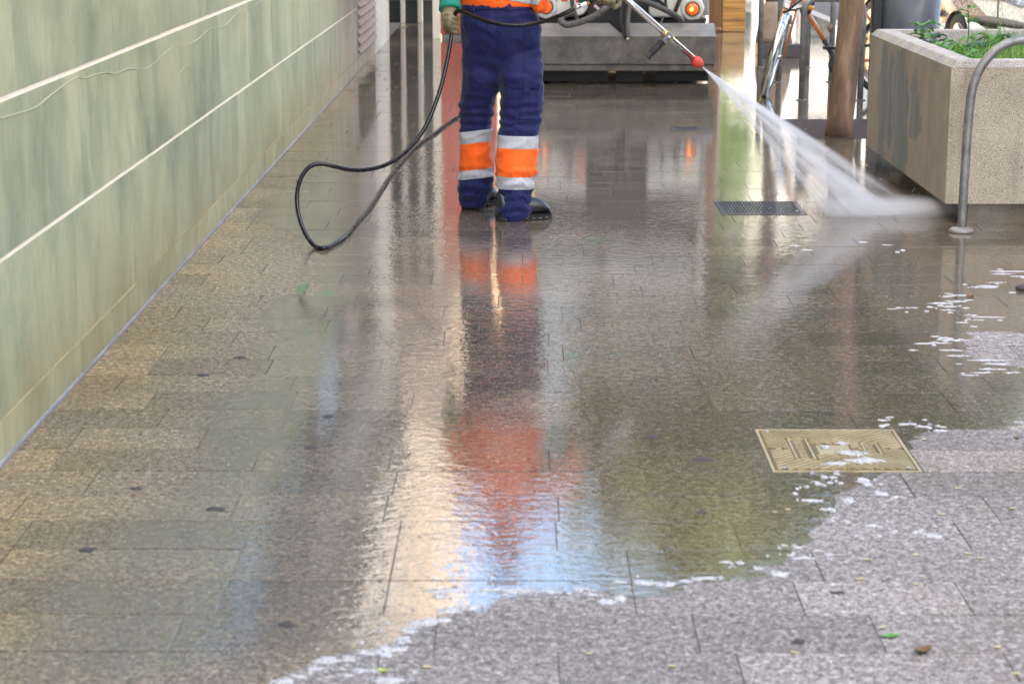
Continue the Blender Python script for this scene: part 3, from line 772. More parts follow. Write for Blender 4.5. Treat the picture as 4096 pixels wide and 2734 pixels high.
weed(wp(3960, 165, 11.4), 9, .12, .11, 'bright weed between the two thin grass tufts', M_WEED, 10)
rg2 = random.Random(3)
for j, (u, v, lab) in enumerate(((4012, 90, 'tall thin grass stalk standing highest in the planter'), (3945, 110, 'spiky tuft of thin stalks left of the highest grass stalk'))):
    gv, gf = [], []
    q = PY(u, 150, 11.6)
    for k in range(7): blade(Vector((q.x + rg2.uniform(-.02, .02), 11.6 + rg2.uniform(-.02, .02), WZ)), rg2.uniform(.22, .40 if j == 0 else .26), .006, rg2.uniform(0, 6.28), rg2.uniform(.1, .4))
    tag(put('grass_tuft', MB().add(gv, gf), M_GRASS, None, fixn=False), lab, 'grass')

# ------------------------------------------------------------------ covers and grates in the paving
M_BRASS = M('brassy_iron'); _p = M_BRASS.pos(); _n = M_BRASS.noise(_p, 9, 4, .6); _n2 = M_BRASS.noise(_p, 120, 3, .6)
M_BRASS.set(Base_Color=M_BRASS.mix(M_BRASS.mr(_n2, .55, .7, 0, .5), M_BRASS.ramp(_n, [(.3, (.42, .325, .165)), (.7, (.60, .485, .28))]), (.13, .085, .035)),
            Metallic=0.35, Roughness=.38, Coat_Weight=.5, Coat_Roughness=.12, Normal=M_BRASS.bump(_n2, .0008)); M_BRASS = M_BRASS.m
M_IRON = simple('wet_cast_iron', (0.045, 0.042, 0.042), 0.55, 0.0, var=.3, bump=.001, Specular_IOR_Level=.5, coat=.15)
hx0, hx1, hy0, hy1 = HOLE_COVER
cov = thing('access_cover', ((hx0+hx1)/2, (hy0+hy1)/2, 0), 'brassy rectangular access cover with chevron ridges, set in the paving', 'manhole cover')
fb = MB(); e = .012
fb.box(hx0+.003, hx1-.003, hy0+.003, hy0+e, -.02, .001); fb.box(hx0+.003, hx1-.003, hy1-e, hy1-.003, -.02, .001)
fb.box(hx0+.003, hx0+e, hy0+e, hy1-e, -.02, .001); fb.box(hx1-e, hx1-.003, hy0+e, hy1-e, -.02, .001)
put('frame', fb, M_BRASS, cov)
a0, a1, b0, b1 = hx0+e+.003, hx1-e-.003, hy0+e+.003, hy1-e-.003
plate = put('plate', MB().box(a0, a1, b0, b1, -.02, -.0018), simple('shaded_grimy_brass', (.13, .085, .035), .5, var=.4, scale=20, coat=.3), cov)  # groove grime, darkened further to stand in for shade between the ridges
cx, cy = (a0+a1)/2, (b0+b1)/2
hw, hh = (a1-a0)/2, (b1-b0)/2
boxes = [(-.135, -.075, -.12, .12), (.085, .135, -.06, .07), (-.055, .045, -.05, .05)]
slope = 0.80
for sx in (-1, 1):
    for sy in (-1, 1):
        for k in range(-30, 34):
            # ridge: in quadrant coordinates (p,q>0), q = slope*p + c
            c = k * 0.0262
            run = []; N = 90
            for i in range(N + 1):
                p = hw * i / N; q = slope * p + c
                ok = 0.002 < q < hh - .004 and p < hw - .004
                if ok:
                    X_, Y_ = sx*p, sy*q
                    for (x0, x1, y0, y1) in boxes:
                        if x0 - .006 < X_ < x1 + .006 and y0 - .006 < Y_ < y1 + .006: ok = False
                if ok: run.append((p, q))
                if (not ok or i == N) and run:
                    if len(run) > 4:
                        (p0, q0), (p1, q1) = run[0], run[-1]
                        put('ridge', MB().bar((cx+sx*p0, cy+sy*q0, .0003), (cx+sx*p1, cy+sy*q1, .0003), .0085, .009), M_BRASS, plate)
                    run = []
for bi, (x0, x1, y0, y1) in enumerate(boxes):
    f2 = MB()
    if bi < 2:
        for q in ((x0, x1, y0, y0+.006), (x0, x1, y1-.006, y1), (x0, x0+.006, y0+.006, y1-.006), (x1-.006, x1, y0+.006, y1-.006)):
            f2.box(cx+q[0], cx+q[1], cy+q[2], cy+q[3], -.009, .004)
        put('name_frame', f2, M_BRASS, plate)
        rl = random.Random(bi + 4); y = y1 - .018                 # worn, unreadable raised letters, read from top to bottom
        lt = MB()
        while y > y0 + .02:
            xm = (x0+x1)/2
            lt.box(cx+xm-.011, cx+xm+.011, cy+y-.002, cy+y+.001, -.009, .0005)
            if rl.random() < .7: lt.box(cx+xm-.011, cx+xm-.008, cy+y-.010, cy+y-.002, -.009, .0005)
            if rl.random() < .5: lt.box(cx+xm+.008, cx+xm+.011, cy+y-.010, cy+y-.002, -.009, .0005)
            if rl.random() < .5: lt.box(cx+xm-.011, cx+xm+.011, cy+y-.011, cy+y-.009, -.009, .0005)
            y -= .0175
        put('lettering', lt, M_BRASS, plate)
    else:
        put('badge', MB().box(cx+x0, cx+x1, cy+y0, cy+y1, -.009, .0005), M_BRASS, plate)
for x, y in ((a0+.025, b0+.022), (a1-.025, b0+.022), (a0+.025, b1-.022), (a1-.025, b1-.022)):
    put('bolt', MB().lathe([(.004, .0), (.0085, .0005), (.0085, .004), (.005, .0055)], 12, Matrix.Translation((x, y, 0))), simple('bolt_steel', (.4, .4, .42), .3, .8), cov, True)
def grate(hole, label, nx, bars_x):
    x0, x1, y0, y1 = hole
    t = thing('drain_grate', ((x0+x1)/2, (y0+y1)/2, 0), label, 'grate')
    put('pit', MB().box(x0+.003, x1-.003, y0+.003, y1-.003, -.03, -.0028), simple('pit_shade', (.006, .006, .006), .6), t)  # flat black slab; its colour stands in for the dark below the bars
    f = MB(); e = .022
    f.box(x0+.003, x1-.003, y0+.003, y0+e, -.03, .002); f.box(x0+.003, x1-.003, y1-e, y1-.003, -.03, .002)
    f.box(x0+.003, x0+e, y0+e, y1-e, -.03, .002); f.box(x1-e, x1-.003, y0+e, y1-e, -.03, .002)
    put('frame', f, M_IRON, t)
    for i in range(nx):
        x = x0 + e + (x1-x0-2*e)*(i+.5)/nx
        put('bar', MB().box(x-.004, x+.004, y0+e, y1-e, -.025, .0012), M_IRON, t)
    for j in range(bars_x):
        y = y0 + e + (y1-y0-2*e)*(j+.5)/bars_x
        put('cross_bar', MB().box(x0+e, x1-e, y-.004, y+.004, -.024, .0004), M_IRON, t)
grate(HOLE_GRATE, 'wide iron drain grate awash with water in front of the planter', 24, 6)
grate(HOLE_DRAIN, 'small iron drain cover behind the worker, below the vehicle', 6, 2)
# ------------------------------------------------------------------ street furniture farther back
M_WOOD = M('varnished_wood'); _p = M_WOOD.pos()
_w = M_WOOD.noise(M_WOOD.map(_p, (1.6, 1.6, 22)), 1.0, 5, .6, 1.2)
M_WOOD.set(Base_Color=M_WOOD.ramp(_w, [(.3, (.20, .085, .015)), (.5, (.42, .20, .035)), (.7, (.56, .30, .07))]), Roughness=.35, Coat_Weight=.3, Normal=M_WOOD.bump(_w, .002)); M_WOOD = M_WOOD.m
M_BROWN = simple('brown_post', (0.16, 0.07, 0.025), 0.45, var=.4, stretch=(1, 1, .2), scale=14, coat=.3)
KY = 24.47
wx0, wx1 = PY(2889, 128, KY).x, PY(2981, 128, KY).x
wb = thing('wooden_box', ((wx0+wx1)/2, KY + .3, 0), 'honey coloured wooden planting box right of the cleaning vehicle', 'planter')
for k in range(4):
    put('board', MB().box(wx0 + .003, wx1 - .003, KY, KY + .03, .004 + k*.135, .134 + k*.135), M_WOOD, wb, bevel=.004)
    put('board', MB().box(wx1 - .03, wx1, KY + .035, KY + .6, .004 + k*.135, .134 + k*.135), M_WOOD, wb, bevel=.004)
put('back', MB().box(wx0, wx1 - .032, KY + .032, KY + .6, .0, .50), M_BROWN, wb)
bx = PY(2861, 118, KY).x
bp = thing('brown_post', (bx, KY, 0), 'tall dark brown wooden post between the vehicle and the wooden box', 'post')
put('shaft', MB().lathe([(.085, -.004), (.085, .02), (.083, 1.2), (.08, 2.6), (.05, 2.64)], 20, Matrix.Translation((bx, KY + .05, 0))), M_BROWN, bp, True)
put('collar', MB().lathe([(.084, 0.0), (.1, .002), (.1, .05), (.085, .055)], 20, Matrix.Translation((bx, KY + .05, 0))), M_BROWN, bp, True)

LC = PG(3118, 230)
lp = thing('lamp_post', (LC.x, LC.y, 0), 'weathered brown lamp post on a dark square foot, left of the tree trunk', 'lamp post')
M_RUST = simple('weathered_iron', (0.17, 0.125, 0.10), 0.65, var=.45, scale=9, bump=.004, stretch=(1, 1, .3))
put('foot', MB().box(LC.x - .21, LC.x + .21, LC.y - .02, LC.y + .4, -.004, .14), simple('foot_dark', (.07, .055, .05), .5, var=.4, coat=.4), lp, bevel=.012)
mt = Matrix.Translation((LC.x - .04, LC.y + .19, 0))
put('plinth', MB().lathe([(.19, .14), (.185, .2), (.16, .34), (.12, .5), (.1, .56)], 20, mt), simple('plinth_stone', (.33, .245, .17), .7, var=.35, bump=.004), lp, True)
put('shaft', MB().lathe([(.1, .55), (.085, .9), (.075, 1.6), (.06, 3.6), (.03, 3.7)], 18, mt), M_RUST, lp, True)
put('lantern', MB().lathe([(.03, 3.7), (.16, 3.8), (.2, 4.1), (.08, 4.25), (.01, 4.3)], 14, mt), M_FRAME, lp, True)

# ------------------------------------------------------------------ litter bin
BY = 14.9
bc = PY(3641, 100, BY).x; br = (PY(3757, 60, BY).x - PY(3525, 60, BY).x) / 2
M_BIN = simple('bin_grey', (0.075, 0.083, 0.095), 0.42, var=.15, scale=4)
M_BLACK = simple('black_plastic', (0.012, 0.012, 0.013), 0.4)
bn = thing('litter_bin', (bc, BY, 0), 'dark grey round litter bin behind the concrete planter', 'bin')
mt = Matrix.Translation((bc, BY, 0))
put('drum', MB().lathe([(br*.90, .06), (br*.93, .10), (br*.985, .6), (br*1.02, 1.02), (br*.94, 1.02), (br*.9, .3)], 32, mt), M_BIN, bn, True)
put('rim', MB().lathe([(br*1.0, 1.0), (br*1.05, 1.02), (br*1.05, 1.06), (br*.95, 1.06), (br*.95, 1.0)], 32, mt), M_BIN, bn, True)
put('foot', MB().lathe([(br*.7, -.004), (br*.75, .0), (br*.75, .06), (br*.5, .062)], 24, mt), M_BLACK, bn, True)
xp0, xp1 = PY(3484, 100, BY).x, PY(3527, 100, BY).x
put('support_post', MB().box(xp0, xp1, BY - .04, BY + .04, -.003, 1.25), M_BLACK, bn, bevel=.008)
put('latch', MB().tube([(xp0 - .05, BY - .05, PY(3460, 181, BY).z), (xp0 + .02, BY - .05, PY(3470, 180, BY).z)], .012, 8), M_BLACK, bn, True)

# ------------------------------------------------------------------ orange bicycle
M_ORANGE = simple('orange_frame', (0.55, 0.17, 0.045), 0.3, var=.15, coat=.5)
M_CHROME = simple('chrome', (0.62, 0.62, 0.60), 0.15, 1.0, var=.1)
M_TYRE = simple('tyre_rubber', (0.015, 0.015, 0.015), 0.55)
BK = 16.5
bk = thing('bicycle', (2.55, BK, 0), 'orange bicycle with its front wheel turned, parked at the rack hoops', 'bicycle')
def wheel(parent, c, axis, rad, up, name='wheel'):
    c = Vector(c); axis = Vector(axis).normalized(); e1 = Vector(up) - axis*Vector(up).dot(axis); e1.normalize(); e2 = axis.cross(e1)
    m4 = Matrix((e1, e2, axis)).transposed().to_4x4(); m4.translation = c
    ring = lambda r, t, n=40: [m4 @ Vector((r*math.cos(2*PI*k/n), r*math.sin(2*PI*k/n), 0)) for k in range(n+1)]
    def torus(R0, r0):
        rg = []
        for k in range(41):
            a = 2*PI*k/40
            rg.append([m4 @ Vector(((R0 + r0*math.cos(b))*math.cos(a), (R0 + r0*math.cos(b))*math.sin(a), r0*math.sin(b))) for b in [2*PI*j/10 for j in range(10)]])
        return MB().rings(rg, False)
    w = put(name, MB().lathe([(.012, -.05), (.02, -.03), (.016, 0), (.02, .03), (.012, .05)], 12, m4), M_CHROME, parent, True)
    put('tyre', torus(rad - .017, .018), M_TYRE, w, True)
    put('rim', torus(rad - .045, .012), M_CHROME, w, True)
    for k in range(18):
        a = 2*PI*k/18; s = (-1)**k
        put('spoke', MB().tube([m4 @ Vector((.018*math.cos(a+s*.8), .018*math.sin(a+s*.8), s*.025)), m4 @ Vector(((rad-.05)*math.cos(a), (rad-.05)*math.sin(a), 0))], .0013, 4), M_CHROME, w)
    return w
T0 = PG(3060, 385); RW = .345
tilt = R(14)
upv = Vector((math.sin(tilt), 0.0, math.cos(tilt)))
fc = T0 + upv*RW
fax = Vector((math.cos(tilt), -.22, -math.sin(tilt)))
wheel(bk, fc, fax, RW, upv)
# chrome mudguard over the front wheel
e2 = fax.normalized().cross(upv).normalized(); fa = fax.normalized()
mg = MB(); rgs = []
for k in range(25):
    a = R(-40) + R(240)*k/24
    d = upv*math.cos(a) + e2*math.sin(a)
    rgs.append([fc + d*(RW + q) + fa*s for q, s in ((.006, -.036), (.022, -.02), (.027, 0), (.022, .02), (.006, .036), (.012, 0))])
put('mudguard', MB().rings(rgs), M_CHROME, bk, True)
crown = fc + upv*(RW + .05) + Vector((.012, 0, 0))
headt = crown + upv*.16 + Vector((.03, 0, 0))
for s in (-1, 1):
    put('fork_leg', MB().tube([fc + fa*s*.062, crown + fa*s*.05], .011, 10), M_ORANGE, bk, True)
put('fork_crown', MB().tube([crown - fa*.056, crown + fa*.056], .014, 10), M_CHROME, bk, True)
put('head_tube', MB().tube([crown, headt + upv*.08], .02, 12), M_ORANGE, bk, True)
hb = headt + upv*.24
put('stem', MB().tube([headt, hb], .013, 10), M_CHROME, bk, True)
put('handlebar', MB().tube(crom([hb - fa*.28 + Vector((0, .12, -.02)), hb - fa*.16, hb, hb + fa*.16, hb + fa*.28 + Vector((0, .12, -.02))], 6), .0115, 10), M_CHROME, bk, True)
for s in (-1, 1): put('grip', MB().tube([hb + fa*s*.20 + Vector((0, .02, 0)), hb + fa*s*.285 + Vector((0, .12, -.02))], .016, 10), M_BLACK, bk, True)
bb = PY(3352, 258, BK); rc = Vector((PY(3590, 0, BK - .1).x, BK - .05, RW + .005))
dt0 = PY(3225, 45, BK)
put('down_tube', MB().tube([headt + Vector((.02, 0, 0)), dt0, PY(3298, 163, BK)], .021, 12), M_ORANGE, bk, True)
put('lower_tube', MB().tube([PY(3296, 160, BK), bb], .022, 12), M_BLACK, bk, True)
seat = Vector((bb.x + .22, BK - .02, .95))
put('seat_tube', MB().tube([bb, seat], .016, 12), M_ORANGE, bk, True)
put('saddle', MB().ell(seat + Vector((.03, 0, .03)), (.14, .07, .035), 14), M_BLACK, bk, True)
for s in (-1, 1):
    put('chain_stay', MB().tube([bb + Vector((0, s*.03, 0)), rc + Vector((0, s*.06, 0))], .010, 8), M_ORANGE, bk, True)
    put('seat_stay', MB().tube([seat + Vector((-.05, s*.03, -.2)), rc + Vector((0, s*.06, 0))], .008, 8), M_ORANGE, bk, True)
wheel(bk, rc, (0.05, 1, 0.03), RW, (0, 0, 1))
put('chainring', MB().lathe([(.02, -.004), (.09, -.004), (.09, .004), (.02, .004)], 24, Matrix.Translation(bb + Vector((0, -.045, 0))) @ Matrix.Rotation(PI/2, 4, 'X')), M_CHROME, bk)
put('crank', MB().bar(bb + Vector((0, -.06, 0)), bb + Vector((-.09, -.06, .14)), .014, .02), M_CHROME, bk)
put('pedal', MB().box(bb.x - .14, bb.x - .05, BK - .16, BK - .06, bb.z + .13, bb.z + .155), M_BLACK, bk)
hl = PY(3222, 42, BK - .03)
put('headlamp', MB().ell(hl, (.05, .05, .04), 14), M_BLACK, bk, True)
put('reflector', MB().ell(hl + Vector((.035, -.035, .02)), (.034, .03, .022), 12), simple('amber_plastic', (.75, .33, .03), .25), bk, True)
put('lock_cable', MB().tube(crom([PY(3150, 45, BK - .05), PY(3190, 12, BK - .06), PY(3225, -10, BK - .06), PY(3250, 20, BK - .05), PY(3130, 50, BK - .03)], 6), .009, 8), M_BLACK, bk, True)

# ------------------------------------------------------------------ parked car (nose towards the camera, on the road)
def car():
    ang = R(11.0)
    org = PG(3895, 73, .42); 
    loc = Vector((org.x, org.y, -.13))
    t = thing('parked_car', loc, 'beige silver parked car with a grey side strip, beyond the planter', 'car')
    m4 = Matrix.Translation(loc) @ Matrix.Rotation(ang, 4, 'Z') @ Matrix.Translation((0, .90, 0))
    # local: x right (car width 0..1.65), y along (nose at -1.25, tail +2.75), z up; left flank is x = 0
    paint = simple('beige_metallic', (.42, .35, .32), .25, .55, var=.06, scale=3, coat=1.0)
    prof = [(-1.25, .30), (-1.28, .55), (-1.20, .72), (-.9, .80), (-.35, .90), (0.35, 1.36), (1.6, 1.42), (2.35, 1.30), (2.72, .95), (2.78, .55), (2.74, .28)]
    arch = lambda c, r: [(c + r*math.cos(a), .26 + max(0, r*math.sin(a))) for a in [PI*k/10 for k in range(11)]]
    prof = [(y if y > -.5 else -.5 + (y + .5)*2.2, z) for y, z in prof]
    rear = arch(2.0, .36); front = arch(-.50, .36)
    poly = prof + [(2.4, .22)] + rear + [(1.5, .20), (.0, .20)] + front + [(-1.0, .22)]
    rings = []
    for x, ins in ((0.0, .05), (.03, .015), (.10, 0), (1.55, 0), (1.62, .015), (1.65, .05)):
        rg = []
        for y, z in poly:
            tum = 0
            xx = x
            if z > .85: xx = .825 + (x - .825)*(1 - .28*(z - .85)/.57)
            yy = 0.75 + (y - .75)*(1 - ins*.4) ; zz = z if z < .3 else z - ins*.3
            rg.append(m4 @ Vector((xx, yy, zz)))
        rings.append(rg)
    body = MB().rings(rings)
    put('body', body, paint, t, bevel=0)
    for s, y in ((0, -.5), (0, 2.0), (1, -.5), (1, 2.0)):
        x = .10 if s == 0 else 1.55
        mw = m4 @ Matrix.Translation((x, y, .30)) @ Matrix.Rotation(PI/2, 4, 'Y')
        w = put('wheel', MB().lathe([(.05, -.09), (.24, -.095), (.285, -.08), (.30, -.05), (.30, .05), (.285, .08), (.24, .095), (.05, .09)], 28, mw), M_TYRE, t, True)
        put('rim', MB().lathe([(.03, -.104), (.17, -.10), (.19, -.085), (.19, .085), (.17, .1), (.03, .104)], 20, mw), M_CHROME, w, True)
        put('wheel_well', MB().lathe([(.02, -.10), (.34, -.10), (.34, .085), (.02, .085)], 20, m4 @ Matrix.Translation((.16 if s == 0 else 1.49, y, .28)) @ Matrix.Rotation(PI/2, 4, 'Y')), M_BLACK, t)
    strip = simple('grey_trim', (.12, .11, .11), .45)
    put('side_strip', MB().tube([m4 @ Vector((-.012, 1.5, .55)), m4 @ Vector((-.012, -.02, .55))], .035, 10), strip, t, True)
    put('bumper_strip', MB().tube(crom([m4 @ Vector((-.012, -.92, .55)), m4 @ Vector((-.014, -1.3, .55)), m4 @ Vector((-.012, -1.8, .545)), m4 @ Vector((.06, -2.17, .54)), m4 @ Vector((.4, -2.21, .53)), m4 @ Vector((1.6, -2.19, .53))], 5), .038, 10), strip, t, True)
    put('side_marker', MB().tube([m4 @ Vector((-.02, -.95, .55)), m4 @ Vector((-.02, -.87, .55))], .034, 10), simple('marker_orange', (.65, .10, .02), .3), t, True)
    put('door_seam', MB().bar(m4 @ Vector((.0015, -1.45, .28)), m4 @ Vector((.0015, -1.45, .80)), .006, .008), M_BLACK, t)
    gl = MB()
    for (y0, z0, y1, z1, y2, z2, y3, z3) in ((.0, .92, .95, .92, .95, 1.30, .42, 1.30), (1.05, .92, 2.25, .92, 2.1, 1.26, 1.05, 1.32)):
        q = []
        for yy, zz in ((y0, z0), (y1, z1), (y2, z2), (y3, z3)):
            x = .825 - .825*(1 - .28*(zz - .85)/.57) - .004
            q.append(m4 @ Vector((x, yy, zz)))
        put('side_window', MB().add([*q, *[p + (m4.to_3x3() @ Vector((.02, 0, 0))) for p in q]], [(0,1,2,3),(7,6,5,4),(0,4,5,1),(1,5,6,2),(2,6,7,3),(3,7,4,0)]), M_GLASS, t)
    for x in (.18, 1.47):
        put('headlight', MB().ell(m4 @ Vector((x, -2.12, .66)), (.14, .06, .07), 12), simple('lamp_glass', (.6, .6, .58), .1), t, True)
    return t
car()

# ------------------------------------------------------------------ street cleaning vehicle, seen from behind
VY = 17.6; VC = PY(2480, 200, VY).x
VH = PY(2863, 200, VY).x - VC
zq = lambda v, Y=VY: PY(2500, v, Y).z
M_TANK = simple('grimy_grey_steel', (0.11, 0.096, 0.076), 0.7, 0, var=.65, scale=7, bump=.006, bscale=60)
M_TANKT = simple('worn_pale_steel', (0.24, 0.22, 0.19), 0.4, .15, var=.35, scale=4, bump=.002, stretch=(1, 2, 1))
M_VW = simple('vehicle_white', (0.60, 0.575, 0.50), 0.35, var=.1, scale=5, coat=.4)
M_VB = simple('vehicle_black', (0.012, 0.011, 0.010), 0.6, var=.4)
M_HOSE = simple('rubber_hose', (0.06, 0.052, 0.044), 0.45, var=.3)
veh = thing('cleaning_vehicle', (VC, VY + 1.5, 0), 'white street cleaning vehicle with a grey steel rear hopper and hoses', 'vehicle')
z0, z1, z2 = .125, zq(146), zq(93, VY + .22)
x0, x1 = VC - VH, VC + VH
nl, nr, nb = PY(2440, 100, VY).x, PY(2516, 100, VY).x, PY(2505, 146, VY).x
put('hopper_face', MB().box(x0, x1, VY, VY + .5, z0 + .06, z1), M_TANK, veh, bevel=.006)
put('lower_lip', MB().box(x0 + .002, x1 - .006, VY + .018, VY + .5, z0, z0 + .06), M_TANK, veh, bevel=.01)
def slab(xa, xb, xc=None):                       # sloping top plate, left piece ends in a slanted edge
    xc = xb if xc is None else xc
    return MB().add([(xa, VY, z1), (xc, VY, z1), (xb, VY + .22, z2), (xa, VY + .22, z2), (xa, VY + .22, z1), (xb, VY + .22, z1)],
                    [(0,1,2,3), (0,3,4), (1,5,2), (3,2,5,4), (0,4,5,1)])
put('sloping_plate', slab(x0, nl, nb - .02), M_TANKT, veh)
put('sloping_plate', slab(nr, x1), M_TANKT, veh)
BYV = VY + .42
zb = PY(2700, 71, BYV).z
bx0, bx1 = 2*VC - PY(2811, 40, BYV).x, PY(2811, 40, BYV).x
gl0, gr0 = PY(2352, 40, BYV).x, PY(2596, 40, BYV).x
def rpanel(xa, xb, za, zt, y0, y1, r, lc=True, rc_=True):
    pts = []
    if rc_: pts += [(xb - r + r*math.sin(a), za + r - r*math.cos(a)) for a in [PI/2*k/5 for k in range(6)]]
    else: pts += [(xb, za)]
    pts += [(xb, zt), (xa, zt)]
    if lc: pts += [(xa + r - r*math.cos(a), za + r - r*math.sin(a)) for a in [PI/2*k/5 for k in range(6)]]
    else: pts += [(xa, za)]
    return MB().prism(pts, y0, y1)
put('rear_panel', rpanel(bx0, gl0, zb + .01, 1.0, BYV, BYV + .4, .10), M_VW, veh, bevel=.02)
put('rear_panel', rpanel(gr0, bx1, zb, 1.0, BYV, BYV + .4, .06), M_VW, veh, bevel=.02)
put('hose_bay', MB().box(gl0, gr0, BYV + .12, BYV + .4, z1 - .05, 1.0), M_VB, veh)
put('equipment_panel', MB().box(bx0 + .02, bx1 - .02, BYV + .02, BYV + .39, 1.0, 1.62), simple('dark_equipment', (.05, .045, .035), .6), veh)  # unseen part, made dark to darken the reflection on the ground
put('upper_panel', MB().box(PY(2420, 0, BYV).x, PY(2630, 0, BYV).x, BYV + .01, BYV + .39, 1.62, 2.3), M_VW, veh, bevel=.03)
for xa, xb in ((x0 + .03, x0 + .75), (x0 + .82, x1 - .62), (x1 - .5, x1 - .03)):
    put('shade_flap', MB().box(xa, xb, VY + .3, VY + .315, .012, .2), M_VB, veh)  # added black strips that deepen the shade under the hopper
put('underbody', MB().box(x0 + .05, x1 - .05, VY + .5, VY + 3.4, .16, z1 + .12), M_VB, veh)
put('water_tank', MB().box(bx0 + .02, bx1 - .02, BYV + .4, VY + 2.4, z1 + .12, 2.3), M_VW, veh, bevel=.05)
put('cab', MB().prism([(VY + 2.42, .35), (VY + 3.9, .35), (VY + 4.0, 1.0), (VY + 3.7, 2.15), (VY + 2.42, 2.2)], bx0 + .04, bx1 - .04, 'x'), M_VW, veh, bevel=.05)
put('cab_window', MB().box(bx0 + .02, bx0 + .045, VY + 2.6, VY + 3.6, 1.15, 1.95), M_GLASS, veh)
put('cab_window', MB().box(bx1 - .045, bx1 - .02, VY + 2.6, VY + 3.6, 1.15, 1.95), M_GLASS, veh)
for sx in (x0 + .17, x1 - .17):
    for yw in (VY + .95, VY + 3.1):
        mw = Matrix.Translation((sx, yw, .302)) @ Matrix.Rotation(PI/2, 4, 'Y')
        w = put('wheel', MB().lathe([(.05, -.09), (.25, -.095), (.29, -.07), (.30, -.04), (.30, .04), (.29, .07), (.25, .095), (.05, .09)], 28, mw), M_TYRE, veh, True)
        put('rim', MB().lathe([(.03, -.1), (.15, -.098), (.17, -.08), (.17, .08), (.15, .098), (.03, .1)], 20, mw), M_VW, w, True)
M_LENS = M('signal_lens'); _p = M_LENS.pos(); M_LENS.set(Base_Color=M_LENS.ramp(M_LENS.noise(_p, 40), [(.3, (.45, .05, .01)), (.7, (.75, .12, .02))]), Roughness=.15, Coat_Weight=.6, Emission_Color=(1.0, .16, .02), Emission_Strength=.1); M_LENS = M_LENS.m
M_BULB = M('lit_bulb'); M_BULB.set(Base_Color=(1, .5, .1), Emission_Color=(1.0, .42, .06), Emission_Strength=.8, Roughness=M_BULB.mr(M_BULB.noise(M_BULB.pos(), 50), 0, 1, .3, .5)); M_BULB = M_BULB.m
for u, v in ((2770, 36), (2184, 28)):
    c = PY(u, v, BYV - .01); mw = Matrix.Translation(c) @ Matrix.Rotation(PI/2, 4, 'X')
    lo = put('signal_lamp', MB().lathe([(.066, -.01), (.066, .022), (.058, .028), (.054, .02), (.054, -.01)], 26, mw), simple('lamp_bezel', (.10, .06, .05), .4), veh, True)
    put('lens', MB().lathe([(.054, .0), (.054, .016), (.05, .028), (.034, .04), (.012, .046), (.001, .047)], 26, mw), M_LENS, lo, True)
    put('bulb', MB().ell(c + Vector((-.012, -.047, -.004)), (.016, .006, .016), 12), M_BULB, lo, True)
    rr = .105
    put('lamp_housing', MB().lathe([(.06, .0), (rr*.85, .012), (rr, .0), (rr*1.02, -.02)], 26, mw), M_VW, veh, True)
pa = PY(2822, 60, BYV + .1)
put('side_pipe', MB().tube([Vector((pa.x, pa.y, PY(2822, 62, BYV + .1).z)), Vector((pa.x, pa.y, 2.2))], .028, 14), M_VW, veh, True)
fa0, fa1 = PY(2732, 80, VY + .3).x, PY(2826, 80, VY + .3).x
put('mud_flap', MB().prism([(fa0, z2 - .02), (fa1 - .015, z2 - .02), (fa1, PY(2800, 72, VY + .3).z), (fa0 + .06, PY(2800, 79, VY + .3).z), (fa0 - .02, PY(2800, 78, VY + .3).z)], VY + .26, VY + .30), M_VB, veh, bevel=.008)
def hose(pts, r, Y, mat=M_HOSE, name='hose', parent=veh):
    return put(name, MB().tube(crom([PY(u, v, Y + dy) for u, v, dy in pts], 8), r, 12), mat, parent, True)
hose([(2525, -40, .1), (2518, 20, .08), (2512, 70, .03), (2510, 110, -.03), (2512, 150, -.05)], .022, VY)
hose([(2490, -30, .2), (2484, 30, .15), (2482, 90, .08), (2495, 130, .0), (2505, 150, -.03)], .018, VY, M_VB)
hose([(2545, 10, .05), (2580, 8, 0), (2640, 30, -.02), (2700, 62, 0), (2730, 84, .05)], .026, VY + .12)
hose([(2733, -30, .0), (2715, 10, 0), (2700, 50, .05)], .02, VY + .3)
hose([(2286, -30, 0), (2290, 20, 0), (2300, 55, 0), (2312, 88, .0)], .019, VY + .25)
hose([(2660, -30, 0), (2662, 10, 0), (2665, 35, .0), (2640, 10, .05), (2600, 0, .05)], .012, VY + .3, M_VB)
hose([(2590, -20, .0), (2625, -5, 0), (2655, 20, .0), (2662, 45, .05)], .013, VY + .28, M_VB)
hose([(2657, 62, 0), (2648, 80, 0), (2642, 95, 0)], .009, VY + .2, M_GALV, 'lever')
put('hose_clamp', MB().ell(PY(2510, 155, VY - .03), (.02, .015, .022), 10), M_CHROME, veh, True)
# corrugated suction hose hanging in a loop
cp = crom([PY(u, v, VY - .08 + dy) for u, v, dy in ((2460, 0, .1), (2422, 32, 0), (2390, 58, 0), (2350, 78, 0), (2310, 92, 0), (2270, 100, 0), (2246, 88, 0), (2243, 70, .08), (2262, 58, .18), (2290, 50, .25))], 14)
rr = [.028 + (.0035 if (i % 4) < 2 else -.001) for i in range(len(cp))]
put('corrugated_hose', MB().tube(cp, rr, 14), simple('corrugated_rubber', (0.10, 0.09, 0.075), .5, var=.3), veh, True)
M_RSTR = simple('red_marking', (0.62, 0.05, 0.02), .4, var=.08)
for pts in (((2244, 7), (2268, 8), (2300, -60), (2276, -60)), ((2303, 11), (2336, 12), (2352, -20), (2352, -60), (2305, -60))):
    P = [PY(u, v, BYV - .003) for u, v in pts]
    put('marking', MB().add(P, [tuple(range(len(P)))]), M_RSTR, veh, fixn=False)
sp = PY(2221, 1, BYV - .002)
put('plug', MB().lathe([(.001, -.006), (.018, -.006), (.018, .006), (.001, .006)], 14, Matrix.Translation(sp) @ Matrix.Rotation(PI/2, 4, 'X')), M_VB, veh)
